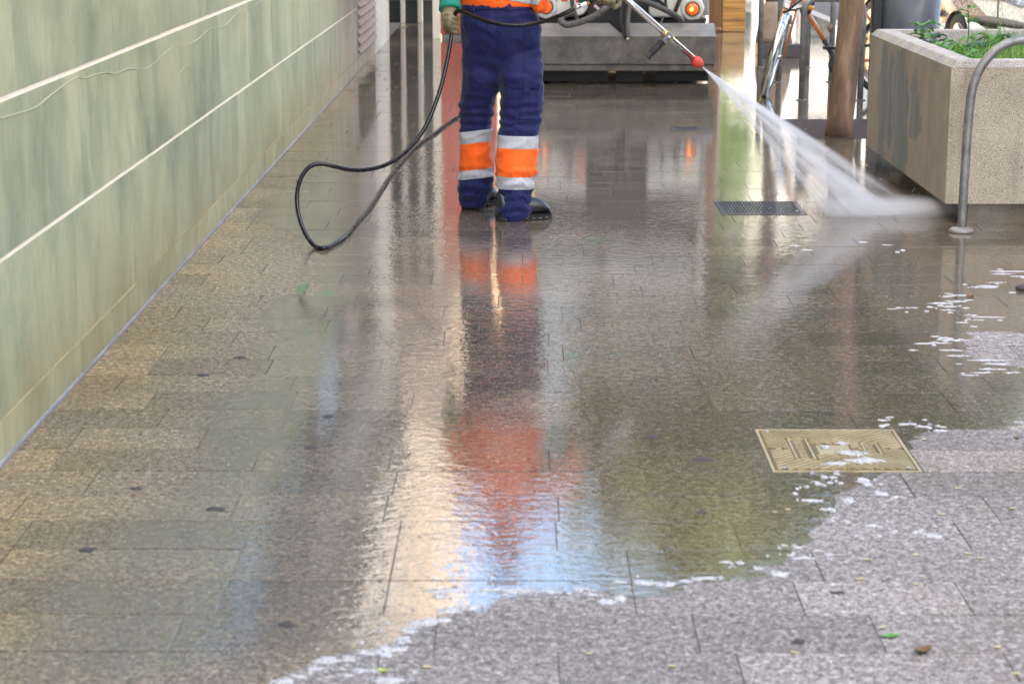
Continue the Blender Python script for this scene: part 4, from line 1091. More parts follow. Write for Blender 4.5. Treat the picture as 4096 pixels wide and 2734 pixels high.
# ------------------------------------------------------------------ the worker
def elring(c, rx, ry, n=28, rot=0.0, sq=1.0):
    out = []
    for k in range(n):
        a = 2*PI*k/n; ca, sa = math.cos(a), math.sin(a)
        x = rx*math.copysign(abs(ca)**sq, ca); y = ry*math.copysign(abs(sa)**sq, sa)
        out.append(Vector((c[0] + x*math.cos(rot) - y*math.sin(rot), c[1] + x*math.sin(rot) + y*math.cos(rot), c[2])))
    return out
def px_loft(rows, y_of, dep, extra_top=None):
    rg = []
    for v, a, b2 in rows:
        Y = y_of(v); pa, pb = PY(a, v, Y), PY(b2, v, Y); rx = (pb.x - pa.x)/2
        rg.append(elring(((pa.x + pb.x)/2, Y, (pa.z + pb.z)/2), rx, rx*dep(v)))
    return rg
lerp = lambda a, b2, t: a + (b2 - a)*max(0, min(1, t))
YR, YL, YHIP = 10.27, 10.62, 10.46
yr = lambda v: lerp(YR, YHIP - .02, (860 - v)/640)
yl = lambda v: lerp(YL, YHIP + .02, (810 - v)/560)
rleg = [(874,1998,2100),(856,1990,2116),(820,1985,2124),(790,1986,2122),(765,1990,2130),(712,1993,2136),(650,1990,2146),(600,1990,2150),(550,1991,2152),(500,1998,2166),(470,2003,2170),(420,2006,2171),(360,2000,2172),(300,1992,2172),(250,1988,2171),(200,1985,2166)]
lleg = [(824,1842,1940),(806,1836,1950),(770,1832,1962),(730,1834,1966),(700,1842,1964),(640,1840,1960),(585,1841,1957),(535,1839,1957),(480,1841,1962),(420,1842,1974),(360,1846,1992),(300,1850,2004),(250,1853,2008),(200,1853,2005)]
pelv = [(335,1890,2128),(300,1872,2150),(250,1858,2166),(200,1853,2168),(150,1849,2165),(100,1845,2160),(60,1845,2150),(20,1850,2135),(-10,1856,2125)]
tm = MB()
tm.rings(px_loft(rleg, yr, lambda v: (lerp(.95, 1.18, (420 - v)/110) if v > 310 else lerp(1.18, .70, (310 - v)/110))))
tm.rings(px_loft(lleg, yl, lambda v: (lerp(1.0, 1.24, (420 - v)/110) if v > 310 else lerp(1.24, .74, (310 - v)/110))))
tm.rings(px_loft(pelv, lambda v: YHIP, lambda v: lerp(.72, .36, (v - 130)/200)))
tro = remesh(tm, 0.0065, 5, 'trousers')
XS = PY(1980, 500, 10.45).x
def wrinkle(co, no):
    x, y, z = co; right = x > XS
    cxr = PY(2065 if right else 1900, 600, 10.4).x; cyr = YR if right else YL
    a = math.atan2(y - cyr, x - cxr); d = 0.0
    hem = .30 if right else .28
    if z < hem:                                   # cloth bunched over the shoe
        f = min(1, (hem - z)/.06)*min(1, max(0, (z - .02)/.03))
        ph = 2*PI*z/.058 + 1.6*math.sin(2*a + (1 if right else 2.4)) + 2.2*mnoise.noise(Vector((x*7, y*7, z*5)))
        rdg = 1 - abs(mnoise.noise(Vector((x*7, y*7, z*17 + 2.5*math.sin(a*1.5)))))*2.0
        d += f*(.0045*math.sin(ph) + .008*max(0, rdg)**2 - .003)
    k = math.exp(-((z - .52)/.09)**2)             # behind the knee
    d += .0045*k*math.sin(2*PI*z/.05 + 3*math.sin(a*1.0) + 3*mnoise.noise(Vector((x*6, y*6, z*8))))
    k = math.exp(-((z - .80)/.13)**2)             # under the seat
    cxc = XS
    d += .003*k*math.sin(2*PI*(z*.8 + .30*(x - cxc))/.085 + 4*mnoise.noise(Vector((x*5, y*5, z*6))))
    q = Vector((x*9, y*9, z*4.5)); d += .005*mnoise.noise(q) + .0022*mnoise.noise(q*2.7)
    r = 1 - abs(mnoise.noise(Vector((x*5 + z*4.5, y*5, z*7 - x*5)))) * 2.4
    d += .008*max(0, r)**2
    r = 1 - abs(mnoise.noise(Vector((x*9 - z*6, y*9 + 7, z*9 + x*4)))) * 2.6
    d += .004*max(0, r)**2
    return d
n0 = [v.normal.copy() for v in tro.vertices]
for v, nn in zip(tro.vertices, n0): v.co += nn*wrinkle(v.co, nn)
tro.update()
def cloth(name, col, rough=.8, var=.12, sheen=.3, fine=420):
    m = M(name); p = m.pos()
    n = m.noise(p, 7, 4, .6); w = m.noise(m.map(p, (1, 1, 1)), fine, 2, .5)
    lo = tuple(c*(1-var) for c in col); hi = tuple(min(1, c*(1+var)) for c in col)
    m.set(Base_Color=m.ramp(n, [(.3, lo), (.7, hi)]), Roughness=rough, Sheen_Weight=sheen, Sheen_Roughness=.5, Specular_IOR_Level=.25,
          Normal=m.bump(m.math('ADD', m.math('MULTIPLY', m.noise(p, 35, 4, .6), 1.0), m.math('MULTIPLY', w, .15)), .004, .8)); return m.m
M_NAVY = cloth('navy_cloth', (0.0055, 0.0085, 0.062), .7, sheen=.12)
M_HIVIS = cloth('orange_hi_vis', (0.92, 0.125, 0.008), .6, .06, .1)
M_SILV = cloth('reflective_grey', (0.40, 0.40, 0.42), .45, .08, .1)
M_GLOVE = cloth('leather_glove', (0.17, 0.14, 0.075), .75, .55, .05)
M_TEAL = cloth('green_cuff', (0.01, 0.20, 0.145), .7, .2, .1)
M_SKIN = simple('skin', (0.45, 0.27, 0.19), .5, var=.1)
M_HAIR = simple('dark_hair', (0.03, 0.022, 0.016), .5, var=.4, scale=60)
M_SHOE = simple('black_leather', (0.009, 0.009, 0.010), .38, var=.3, scale=20, bump=.0015, coat=.1)
M_SOLE = simple('black_sole', (0.010, 0.010, 0.010), .8, var=.3)

# body: one continuous figure under the clothes (head, neck, torso, arms, legs)
sh_l, sh_r = PY(1862, -420, 10.50), PY(2120, -420, 10.44)
el_l, el_r = PY(1806, -180, 10.52), PY(2280, -200, 10.25)
wr_l, wr_r = PY(1803, 20, 10.36), PY(2362, -8, 10.17)
nk = PY(2005, -500, 10.46); hd = PY(2030, -640, 10.44)
bm_ = MB()
bm_.rings([elring((c[0], c[1], c[2]), rx, ry) for c, rx, ry in ((PY(2005, 120, YHIP), .15, .10), (PY(2003, -20, YHIP), .14, .095), (PY(2000, -200, YHIP), .15, .10), (PY(1995, -380, YHIP), .17, .10), (PY(1998, -440, YHIP), .12, .08), (nk, .058, .06), (PY(2012, -560, 10.45), .055, .058))])
bm_.ell(hd, (.078, .10, .118), 20)
bm_.ell(hd + Vector((.07, .05, -.02)), (.018, .022, .022), 8); bm_.ell(hd + Vector((.055, .065, -.07)), (.03, .03, .02), 8)   # nose, chin
for s in (-1, 1): bm_.ell(hd + Vector((-.03*s - .005, .08*s*-1, -.01)), (.016, .014, .03), 8)
for a, e, w in ((sh_l, el_l, wr_l), (sh_r, el_r, wr_r)):
    bm_.tube(crom([a, e, w], 6), [.048, .046, .044, .042, .040, .039, .038, .036, .034, .032, .029, .027, .026], 14)
bm_.ell(wr_l + Vector((0, 0, -.06)), (.032, .03, .05), 10); bm_.ell(wr_r + Vector((.04, 0, .0)), (.05, .03, .03), 10)
hipz = .92
for u0, u1, Yf, fz in ((2080, 2062, YR, .06), (1925, 1898, YL, .06)):
    top = PY(u0, 170, YHIP); bot = PY(u1, 840 if u0 > 2000 else 800, Yf); kn = top.lerp(bot, .5)
    bm_.tube(crom([top, kn, bot], 5), [.075, .072, .068, .062, .056, .052, .05, .048, .044, .04, .036], 14)
    bm_.ell(bot + Vector((.0, 0, -.01)), (.035, .035, .03), 10)
body = remesh(bm_, 0.009, 4, 'person')
per = put('person', body, M_SKIN, None, True)
tag(per, 'worker in navy trousers and orange high visibility jacket holding a spray lance', 'person')
PINV[per.name] = Matrix()
hb_ = MB().ell(hd + Vector((-.012, -.018, .03)), (.086, .098, .10), 22)
put('hair', hb_, M_HAIR, per, True)
for s in (-1, 1): put('eye', MB().ell(hd + Vector((.062 + .008*s, .058 - .032*s, .012)), (.011, .011, .009), 8), simple('eye_white', (.6, .6, .6), .2), per, True)

# trousers and their bands
zc = lambda v, Y: PY(2000, v, Y).z
rz = [zc(v, YR - .06) for v in (762, 713, 601, 551)]
lz = [zc(v, YL - .06) for v in (718, 682, 576, 527)]
bt = bmesh.new(); bt.from_mesh(tro)
def bis(bm, co, no, **k):
    bmesh.ops.bisect_plane(bm, geom=bm.verts[:] + bm.edges[:] + bm.faces[:], plane_co=co, plane_no=no, dist=1e-5, **k)
for z in rz: bis(bt, (0, YR, z), (0.02, 0.03, 1))
for z in lz: bis(bt, (-.25, YL, z), (-0.12, 0.10, 1))
bt.to_mesh(tro); tro.update()
tr_o = put('trousers', tro, M_NAVY, per, True)
def shell(src, keep, off, name, mat, parent, solid=0.0):
    bm = src.copy(); bm.normal_update()
    kill = [f for f in bm.faces if not keep(f.calc_center_median(), f.normal)]
    bmesh.ops.delete(bm, geom=kill, context='FACES')
    for v in bm.verts: v.co += v.normal*off
    me = bpy.data.meshes.new(name); bm.to_mesh(me); bm.free()
    o = put(name, me, mat, parent, True)
    if solid:
        s = o.modifiers.new('solid', 'SOLIDIFY'); s.thickness = solid; s.offset = -1
    return o
pl_r = lambda c: c.z + .02*c.x + .03*(c.y - YR); pl_l = lambda c: c.z - .12*(c.x + .25) + .10*(c.y - YL)
for (lo, hi, mat, nm) in ((0, 1, M_SILV, 'reflective_band'), (1, 2, M_HIVIS, 'orange_band'), (2, 3, M_SILV, 'reflective_band')):
    shell(bt, lambda c, n: c.x > XS and rz[lo] < pl_r(c) < rz[hi], .003, nm, mat, tr_o, .003)
    shell(bt, lambda c, n: c.x <= XS and lz[lo] < pl_l(c) < lz[hi], .003, nm, mat, tr_o, .003)
CAMP = Vector((0, 0, CH))
def patch(src_mesh, poly, off, name, mat, parent, solid, cond=lambda c: True):
    bm = bmesh.new(); bm.from_mesh(src_mesh); n = len(poly)
    kill = [f for f in bm.faces if f.normal.dot(f.calc_center_median() - CAMP) > 0 or not cond(f.calc_center_median())]
    bmesh.ops.delete(bm, geom=kill, context='FACES')
    for i in range(n):
        a, c = ray(*poly[i]), ray(*poly[(i+1) % n])
        no = a.cross(c).normalized()
        cc = ray(sum(p[0] for p in poly)/n, sum(p[1] for p in poly)/n)
        if no.dot(cc) > 0: no = -no
        bis(bm, CAMP, no, clear_outer=True)
    bm.normal_update()
    for v in bm.verts: v.co += v.normal*off
    me = bpy.data.meshes.new(name); bm.to_mesh(me); bm.free()
    o = put(name, me, mat, parent, True)
    s = o.modifiers.new('solid', 'SOLIDIFY'); s.thickness = solid; s.offset = -1
    return o
onr = lambda c: c.x > XS
pk = patch(tro, [(2028,345),(2155,345),(2152,468),(2138,480),(2060,480),(2030,455)], .006, 'cargo_pocket', M_NAVY, tr_o, .008, onr)
patch(tro, [(2023,294),(2160,296),(2161,338),(2150,353),(2046,353),(2025,333)], .013, 'pocket_flap', M_NAVY, tr_o, .010, onr)
patch(tro, [(2092,322),(2113,322),(2113,371),(2092,371)], .016, 'pocket_tab', M_NAVY, tr_o, .006, onr)
patch(tro, [(2078,352),(2082,352),(2082,478),(2078,478)], .009, 'pocket_pleat', M_NAVY, tr_o, .006, onr)
patch(tro, [(2118,352),(2122,352),(2122,478),(2118,478)], .009, 'pocket_pleat', M_NAVY, tr_o, .006, onr)
patch(tro, [(1940,76),(2034,80),(2034,92),(1940,88)], .004, 'back_pocket', M_NAVY, tr_o, .006)
patch(tro, [(2096,40),(2102,40),(2104,292),(2098,292)], .0025, 'side_seam', M_NAVY, tr_o, .004)
patch(tro, [(1846,20),(2140,26),(2150,42),(1846,36)], .005, 'waistband', M_NAVY, tr_o, .006)
for u in (1896, 1992, 2036): patch(tro, [(u-4,18),(u+4,18),(u+4,46),(u-4,46)], .010, 'belt_loop', M_NAVY, tr_o, .004)

# jacket
jm = MB()
jr = [(26,1842,2156),(5,1838,2162),(-60,1832,2168),(-180,1826,2168),(-300,1822,2168),(-390,1835,2150),(-440,1885,2105),(-480,1945,2060),(-520,1958,2048)]
jm.rings(px_loft(jr, lambda v: YHIP, lambda v: .70))
jm.ell(PY(2160, 8, 10.36), (.045, .055, .06), 14)
for a, e, w, k in ((sh_l, el_l, wr_l, 0), (sh_r, el_r, wr_r, 1)):
    wv = e.lerp(w, .8)
    jm.tube(crom([a + Vector((.03 if k == 0 else -.03, 0, 0)), e, wv], 6), [.075, .074, .072, .069, .066, .064, .062, .060, .058, .056, .054, .052, .050], 18)
jme = remesh(jm, .008, 5, 'jacket')
for v, nn in zip(jme.vertices, [v.normal.copy() for v in jme.vertices]):
    q = v.co; v.co += nn*(.008*mnoise.noise(Vector((q.x*7, q.y*7, q.z*9))) + .006*max(0, 1 - abs(mnoise.noise(Vector((q.x*5 + q.z*2, q.y*5, q.z*7))))*2.4)**2)
jme.update()
jo = put('jacket', jme, M_HIVIS, per, True)
patch(jme, [(1950,-14),(2060,6),(2150,22),(2168,-6),(2060,-34),(1960,-52)], .003, 'reflective_band', M_SILV, jo, .004)
for z in (1.28,):
    bj = bmesh.new(); bj.from_mesh(jme); bis(bj, (0, 0, z), (0, 0, 1)); bis(bj, (0, 0, z + .05), (0, 0, 1))
    shell(bj, lambda c, n: z < c.z < z + .05, .003, 'reflective_band', M_SILV, jo, .003); bj.free()
bt.free()

# gloves: fists closed round the hose and the lance
def fist(center, axis, palm_dir, r, label, cuff_a, cuff_b, cuff_r, seed):
    """fingers wrap round `axis` through `center`; palm on the palm_dir side"""
    ax = Vector(axis).normalized(); pd = Vector(palm_dir); pd = (pd - ax*pd.dot(ax)).normalized(); td = ax.cross(pd)
    mb = MB(); c = Vector(center)
    rot = Matrix((pd, td, ax)).transposed()
    mb.ell(c + pd*.036 + ax*.004, (.019, .036, .046), 16, rot)
    mb.ell(c + pd*.026 + ax*.002 - td*.018, (.022, .022, .042), 12, rot)
    lens = (3.6, 4.0, 3.8, 3.2)
    for k in range(4):                                   # index .. little finger
        h = .036 - k*.0235
        pts = []; rr = []; N = 9
        for i in range(N):
            a = -.35 + lens[k]*i/(N-1)
            rad = r + .010 + (.004 if i in (2, 5) else 0)
            pts.append(c + ax*(h + .003*math.sin(i)) + pd*(rad*math.cos(a)) + td*(rad*math.sin(a)))
            rr.append((.0125 if k < 3 else .011)*(1 - .03*i) + (.0012 if i in (2, 5) else 0))
        mb.tube(pts, rr, 10); mb.ell(pts[-1], (.0105,)*3, 8)
    tp = crom([c + pd*.034 - td*.012 + ax*.030, c + pd*.016 - td*.034 + ax*.052, c - pd*.008 - td*.030 + ax*.050, c - pd*.026 - td*.006 + ax*.046], 4)
    mb.tube(tp, [.015 - .0004*i for i in range(len(tp))], 10); mb.ell(tp[-1], (.0115,)*3, 8)
    mb.tube(crom([c + pd*.036 + ax*.03, Vector(cuff_a).lerp(c + pd*.036, .35), Vector(cuff_a)], 5), [.032, .033, .034, .035, .036, .037, .038, .039, .040, .040, .041], 14)
    me = remesh(mb, .0036, 3, 'glove')
    for v, nn in zip(me.vertices, [v.normal.copy() for v in me.vertices]):
        q = v.co*1.0; v.co += nn*(.0022*mnoise.noise(q*45) + .0028*max(0, 1 - abs(mnoise.noise(q*24))*2.6)**2)
    me.update()
    g = put('glove', me, M_GLOVE, per, True)
    cm = MB(); A, B = Vector(cuff_a), Vector(cuff_b); pth = [A.lerp(B, k/6) for k in range(7)]
    cm.tube(pth, [cuff_r*(1.04 - .02*k + .02*math.sin(k*2.1 + seed)) for k in range(7)], 20)
    o = put('cuff', cm, M_TEAL, g, True)
    return g
hl_c = PY(1812, 100, 10.33)
fist(hl_c, (0.05, .02, 1), (-.75, -.55, 0), .0105, '', PY(1800, 40, 10.36), PY(1799, -50, 10.42), .055, 1)
LN = PY(2778, 240, 10.30); LH = PY(2380, -115, 10.12)
ld = (LN - LH).normalized()
hr_c = PY(2432, -10, 10.13)
fist(hr_c + Vector((0, .01, -.012)), (PY(2440, 24, 10.13) - PY(2340, -10, 10.16)), (0, .35, 1), .014, '', PY(2352, -4, 10.17), PY(2330, -70, 10.19), .05, 2)
# shoes
def shoe(heel, toe_dir, L, W, zl, pitch, label=''):
    d = Vector(toe_dir).normalized(); s = Vector((0, 0, 1)).cross(d)
    H = Vector(heel)
    wprof = lambda t: W*.5*(.74 + .10*math.sin(PI*t*.9) - .07*math.sin(2*PI*t) + .12*t)*(1 if t > .06 else .72 + 4.6*t)*(1 if t < .78 else math.sqrt(max(.05, 1 - ((t-.78)/.225)**2)))
    hprof = lambda t: (.125 - .015*(t/.3) if t < .3 else .11 - (t-.3)*.055)*(1 if t < .70 else math.sqrt(max(.10, 1 - ((t-.70)/.31)**2)))
    rings = []; N = 18
    for i in range(N + 1):
        t = i/N; w = wprof(t); hh = hprof(t); c = H + d*(L*t) + Vector((0, 0, .026 + pitch*max(0, .35 - t)*L))
        ring = []
        for k in range(20):
            a = 2*PI*k/20; x = math.cos(a)*w*(1.0 if math.sin(a) < 0 else 1 - .25*math.sin(a)); z = (math.sin(a)*.5 + .5)*hh
            ring.append(c + s*x + Vector((0, 0, z - .004)))
        rings.append(ring)
    u = put('shoe', MB().rings(rings), M_SHOE, per, True)
    so = []
    for i in range(N + 1):
        t = i/N; w = wprof(t) + .0025; c = H + d*(L*(t*1.03 - .015)) + Vector((0, 0, pitch*max(0, .35 - t)*L))
        th = .027 if not .38 < t < .5 else .024; lo = 0.0015 if not .38 < t < .5 else .007
        so.append([c + s*w + Vector((0,0,th)), c + s*w*1.02 + Vector((0,0,.014)), c + s*w*.97 + Vector((0,0,lo)), c - s*w*.97 + Vector((0,0,lo)), c - s*w*1.02 + Vector((0,0,.014)), c - s*w + Vector((0,0,th))])
    put('sole', MB().rings(so), M_SOLE, u)
    for k in range(7):
        t = .1 + .125*k
        for sg in (-1, 1):
            c = H + d*(L*t) + s*sg*(wprof(t) + .0045) + Vector((0, 0, .010 + pitch*max(0, .35 - t)*L))
            put('tread', MB().bar(c - d*.008, c + d*.008, .004, .007), simple('tread', (.10, .10, .10), .4) if k == 0 and sg == -1 else bpy.data.materials['tread'], u)
    put('welt', MB().rings([[p + Vector((0, 0, .0)) for p in (c + s*(wprof(t)+.006) + Vector((0,0,.026)), c + s*(wprof(t)+.006) + Vector((0,0,.031)), c - s*(wprof(t)+.006) + Vector((0,0,.031)), c - s*(wprof(t)+.006) + Vector((0,0,.026)))] for t in [i/N for i in range(N+1)] for c in [H + d*(L*(t*1.03-.015)) + Vector((0,0,pitch*max(0,.35-t)*L))]]), M_SHOE, u)
    lc = H + d*(L*.46) + Vector((0, 0, .122))
    put('laces', MB().tube(crom([lc - s*.028, lc + Vector((0,0,.008)) + d*.01, lc + s*.028, lc + d*.02 + Vector((0,0,.004)), lc - s*.026 + d*.03], 5), .0035, 6), M_BLACK, u, True)
    return u
HR = PG(1996, 882); shoe((HR.x - .005, HR.y, 0), (PG(2212, 868) - HR), .295, .112, 0, 0)
HLf = PG(1868, 836); shoe((HLf.x, HLf.y, 0), (.50, .87, 0), .29, .112, 0, 0.0)

# ------------------------------------------------------------------ lance
lan = thing('spray_lance', (LH.x, LH.y, LH.z), 'steel pressure washing lance with red nozzle and black side grip in the worker\'s hand', 'lance')
M_STEEL = simple('lance_steel', (0.70, 0.69, 0.67), 0.2, 1.0, var=.1, scale=30)
M_GOLD = simple('brass_ring', (0.62, 0.45, 0.16), 0.3, .8, var=.2)
put('tube', MB().tube([LH, LH.lerp(LN, .5), LN], .0165, 18), M_STEEL, lan, True)
cl = LH + ld*(PY(2672, 146, 10.24) - LH).dot(ld)
side = Vector((0, 1, 0)); side = (side - ld*side.dot(ld)).normalized(); dn = ld.cross(side); dn = dn if dn.z < 0 else -dn
put('clamp_ring', MB().tube([cl - ld*.028, cl - ld*.012], .0205, 18), M_GOLD, lan, True)
put('clamp_ring', MB().tube([cl + ld*.012, cl + ld*.028], .0205, 18), M_GOLD, lan, True)
put('clamp', MB().bar(cl - side*.012 + dn*(-.020), cl - side*.012 + dn*.036, .030, .042, up=side), simple('clamp_grey', (.20, .19, .19), .4, .4), lan, bevel=.004)
put('bolt', MB().tube([cl - side*.03, cl - side*.042], .009, 12), M_CHROME, lan, True)
g0 = cl + dn*.036; g1 = PY(2588, 230, 10.25); gd = (g1 - g0)
gp = [g0 + gd*f for f in (0, .06, .12, .3, .5, .7, .86, .92, .97, 1.0)]
put('side_grip', MB().tube(gp, [.016, .021, .017, .018, .0195, .017, .015, .021, .022, .018], 16), simple('grip_rubber', (.022, .018, .02), .55, bump=.001), lan, True)
nm_ = MB(); nz = [LN - ld*.008, LN, LN + ld*.010, LN + ld*.030, LN + ld*.045, LN + ld*.055]
put('nozzle', nm_.tube(nz, [.018, .026, .0295, .0285, .021, .012], 10), simple('red_rubber', (.52, .055, .03), .6, var=.25, scale=25, bump=.001), lan, True)
ft = [PY(2296, 34, 10.14), PY(2322, 24, 10.14), PY(2346, 14, 10.14), PY(2362, 8, 10.14)]
put('hose_coupling', MB().tube([ft[0], ft[1]], .0115, 14), M_CHROME, lan, True)
put('hose_coupling', MB().tube([ft[1] + (ft[2]-ft[1])*.15, ft[2]], .0145, 8), M_CHROME, lan)
put('hose_coupling', MB().tube([ft[2], ft[3]], .010, 12), M_GOLD, lan, True)
put('gun_body', MB().tube(crom([ft[3], PY(2400, -30, 10.13), PY(2420, -75, 10.12), LH.lerp(LN, .02)], 5), .016, 14), M_BLACK, lan, True)
put('trigger', MB().bar(PY(2378, 22, 10.10), PY(2396, 38, 10.10), .008, .014), simple('trigger_pink', (.35, .25, .23), .4), lan)

# ------------------------------------------------------------------ black pressure hose
hp = [ft[0], PY(2250, 58, 10.14), PY(2190, 82, 10.16), PY(2110, 98, 10.17), PY(2030, 100, 10.17), PY(1960, 88, 10.19), PY(1900, 68, 10.24), PY(1855, 48, 10.28), PY(1826, 48, 10.31), PY(1815, 80, 10.33),
      PY(1808, 125, 10.32), PY(1802, 165, 10.30), PY(1785, 260, 10.24), PY(1757, 370, 10.16), PY(1715, 480, 10.07), PY(1670, 555, 10.0), PY(1610, 618, 9.9), PY(1540, 660, 9.8),
      PY(1470, 678, 9.72), PY(1400, 679, 9.66), PY(1335, 665, 9.62), PY(1280, 655, 9.6), PY(1235, 670, 9.58), PY(1203, 715, 9.56), PY(1188, 780, 9.54), PY(1194, 855, 9.5), PY(1220, 930, 9.46), PY(1255, 980, 9.42)]
hg = [(1296, 996), (1340, 975), (1385, 942), (1432, 885), (1475, 838), (1520, 768), (1565, 700), (1610, 645), (1670, 585), (1740, 535), (1800, 490), (1850, 458), (1890, 430), (1935, 400), (1990, 362), (2050, 332)]
hp += [PG(u, v - 4, .0115) for u, v in hg]
last = hp[-1]; hp += [Vector((.12, 18.35, .0115)), Vector((.3, 18.6, .03)), Vector((.45, 18.8, .10))]
ho = put('pressure_hose', MB().tube(crom(hp, 7), .0108, 12), simple('shiny_black_rubber', (.004, .004, .005), .22, var=.2, coat=0, bump=.0004, bscale=25, Specular_IOR_Level=.35), None, True)
tag(ho, 'glossy black pressure hose looping from the lance over the wet paving', 'hose')

# ------------------------------------------------------------------ water jet: a flat fan of spray and the mist where it lands
N0 = LN + ld*.056
I1, I2 = PG(3280, 872, .0), PG(3735, 850, .0)
I2.x = min(I2.x, 2.12)
mid = (I1 + I2)/2
fx = (mid - N0); FL = fx.length; fx.normalize()
fy = (I2 - I1); fy = (fy - fx*fy.dot(fx)).normalized(); fz = fx.cross(fy)
frame = Matrix((fx, fy, fz)).transposed().to_4x4(); frame.translation = N0
sp_r = max(abs((I1 - N0).dot(fy)), abs((I2 - N0).dot(fy)))/FL
def spray_mat():
    m = M('water_spray'); m.t.nodes.remove(m.b)
    o = m.objc(); x, y, z = m.sep(o)
    xs = m.math('MAXIMUM', x, .01)
    a = m.math('DIVIDE', y, xs); c = m.math('DIVIDE', z, m.math('MULTIPLY_ADD', xs, .055, .008))
    cv = m.n('ShaderNodeCombineXYZ'); m.l(m.math('MULTIPLY', a, 13.0), cv.inputs[0]); m.l(m.math('MULTIPLY', c, .35), cv.inputs[1]); m.l(m.math('MULTIPLY', x, .9), cv.inputs[2])
    st = m.mr(m.noise(cv.outputs[0], 1.0, 4, .62), .41, .64, .06, 1.0)
    an = m.math('DIVIDE', a, sp_r)
    edge = m.mr(m.math('ABSOLUTE', an), 1.0, .6, 0, 1)
    th = m.mr(m.math('ABSOLUTE', c), 1.0, .2, 0, 1)
    d = m.math('MULTIPLY', m.math('MULTIPLY', st, edge), th)
    d = m.math('MULTIPLY', d, m.math('DIVIDE', 60.0, m.math('POWER', m.math('ADD', x, .03), 1.15)))
    v = m.n('ShaderNodeVolumePrincipled'); v.inputs['Color'].default_value = (.99, .99, .99, 1); v.inputs['Anisotropy'].default_value = .25
    m.l(d, v.inputs['Density']); m.l(v.outputs[0], m.out.inputs['Volume']); return m.m
wv = []
for x in (0.004, .3*FL, .65*FL, 1.0*FL, 1.22*FL):
    hw_, ht = sp_r*x + .003, .055*x + .008
    wv.append([Vector((x, -hw_, -ht)), Vector((x, hw_, -ht)), Vector((x, hw_, ht)), Vector((x, -hw_, ht))])
so_ = put('water_spray', MB().rings(wv), spray_mat()); so_.matrix_world = frame
tag(so_, 'white fan of water spraying from the lance nozzle down to the paving', 'spray', kind='stuff')
def mist_mat():
    m = M('water_mist'); m.t.nodes.remove(m.b); o = m.objc(); n = m.noise(m.map(m.pos(), (2.2, 9, 9)), 1.0, 3, .6)
    ln = m.n('ShaderNodeVectorMath', operation='LENGTH'); m.l(o, ln.inputs[0])
    d = m.math('MULTIPLY', m.mr(ln.outputs[1], 1.0, .15, 0, 1), m.mr(n, .35, .7, .15, 1))
    v = m.n('ShaderNodeVolumePrincipled'); v.inputs['Color'].default_value = (.99, .99, .99, 1)
    m.l(m.math('MULTIPLY', d, 12.0), v.inputs['Density']); m.l(v.outputs[0], m.out.inputs['Volume']); return m.m
mc = PG(3570, 856)
mo = put('water_mist', MB().ell((0, 0, 0), (1, 1, 1), 20), mist_mat()); mo.matrix_world = Matrix.Translation((mc.x, mc.y, .035)) @ Matrix.Diagonal((.48, .26, .075, 1))
tag(mo, 'low white mist where the spray strikes the paving', 'mist', kind='stuff')

# droplets thrown up where the jet lands and flying off the fan
dr = random.Random(31); dm = MB()
for k in range(900):
    if k < 620:
        q = I1.lerp(I2, dr.random()); ang_ = dr.uniform(0, 6.28); rr_ = abs(dr.gauss(0, .13)); c = Vector((q.x + math.cos(ang_)*rr_*1.3, q.y + math.sin(ang_)*rr_*.8, abs(dr.gauss(0, .055)) + .003))
        if c.x > 2.13 and c.y > 10.08: continue
    else:
        t_ = dr.uniform(.15, .95); sd_ = dr.uniform(-1.12, 1.12)
        c = N0 + fx*(FL*t_) + fy*(sp_r*FL*t_*sd_) + fz*(dr.gauss(0, .05)*t_)
        if c.z < .004: continue
    a = dr.uniform(.0009, .0024); st = fx*(a*dr.uniform(1.5, 5.0)) if k >= 620 else Vector((dr.uniform(-1, 1), dr.uniform(-.5, .5), dr.uniform(.3, 1.6)))*a*1.4
    dm.add([c - st, c + Vector((a, 0, 0)), c + Vector((0, a, 0)), c - Vector((a, 0, 0)), c - Vector((0, a, 0)), c + st], [(0,2,1),(0,3,2),(0,4,3),(0,1,4),(5,1,2),(5,2,3),(5,3,4),(5,4,1)])
tag(put('droplets', dm, simple('water_drops', (.80, .80, .82), .12, var=.05), None, True, fixn=False), 'tiny white droplets splashing where the jet lands', kind='stuff')

# ------------------------------------------------------------------ foam left at the edge of the water
FM = M('white_foam'); FM.set(Base_Color=FM.ramp(FM.noise(FM.pos(), 90, 3), [(.3, (.44, .43, .42)), (.7, (.62, .61, .60))]), Roughness=.45, Normal=FM.bump(FM.noise(FM.pos(), 260, 2), .002))
_a = FM.math('ADD', FM.math('MULTIPLY', FM.noise(FM.pos(), 38, 3, .6), .6), FM.math('MULTIPLY', FM.noise(FM.pos(), 150, 2, .6), .4))
FM.set(Alpha=FM.mr(_a, .37, .48, 0.0, .95)); FM = FM.m
fr_ = random.Random(9); fo = MB()
def dome(x, y, rx, ry, hz, z):
    n = 9; sd = fr_.random()*6
    rg0 = [(math.cos(2*PI*k/n + sd)*rx*fr_.uniform(.8, 1.2), math.sin(2*PI*k/n + sd)*ry*fr_.uniform(.8, 1.2)) for k in range(n)]
    fo.rings([[Vector((x + a*f, y + b2*f, z + zz)) for a, b2 in rg0] for f, zz in ((1, -.002), (.92, hz*.5), (.5, hz*fr_.uniform(.85, 1.3)))])
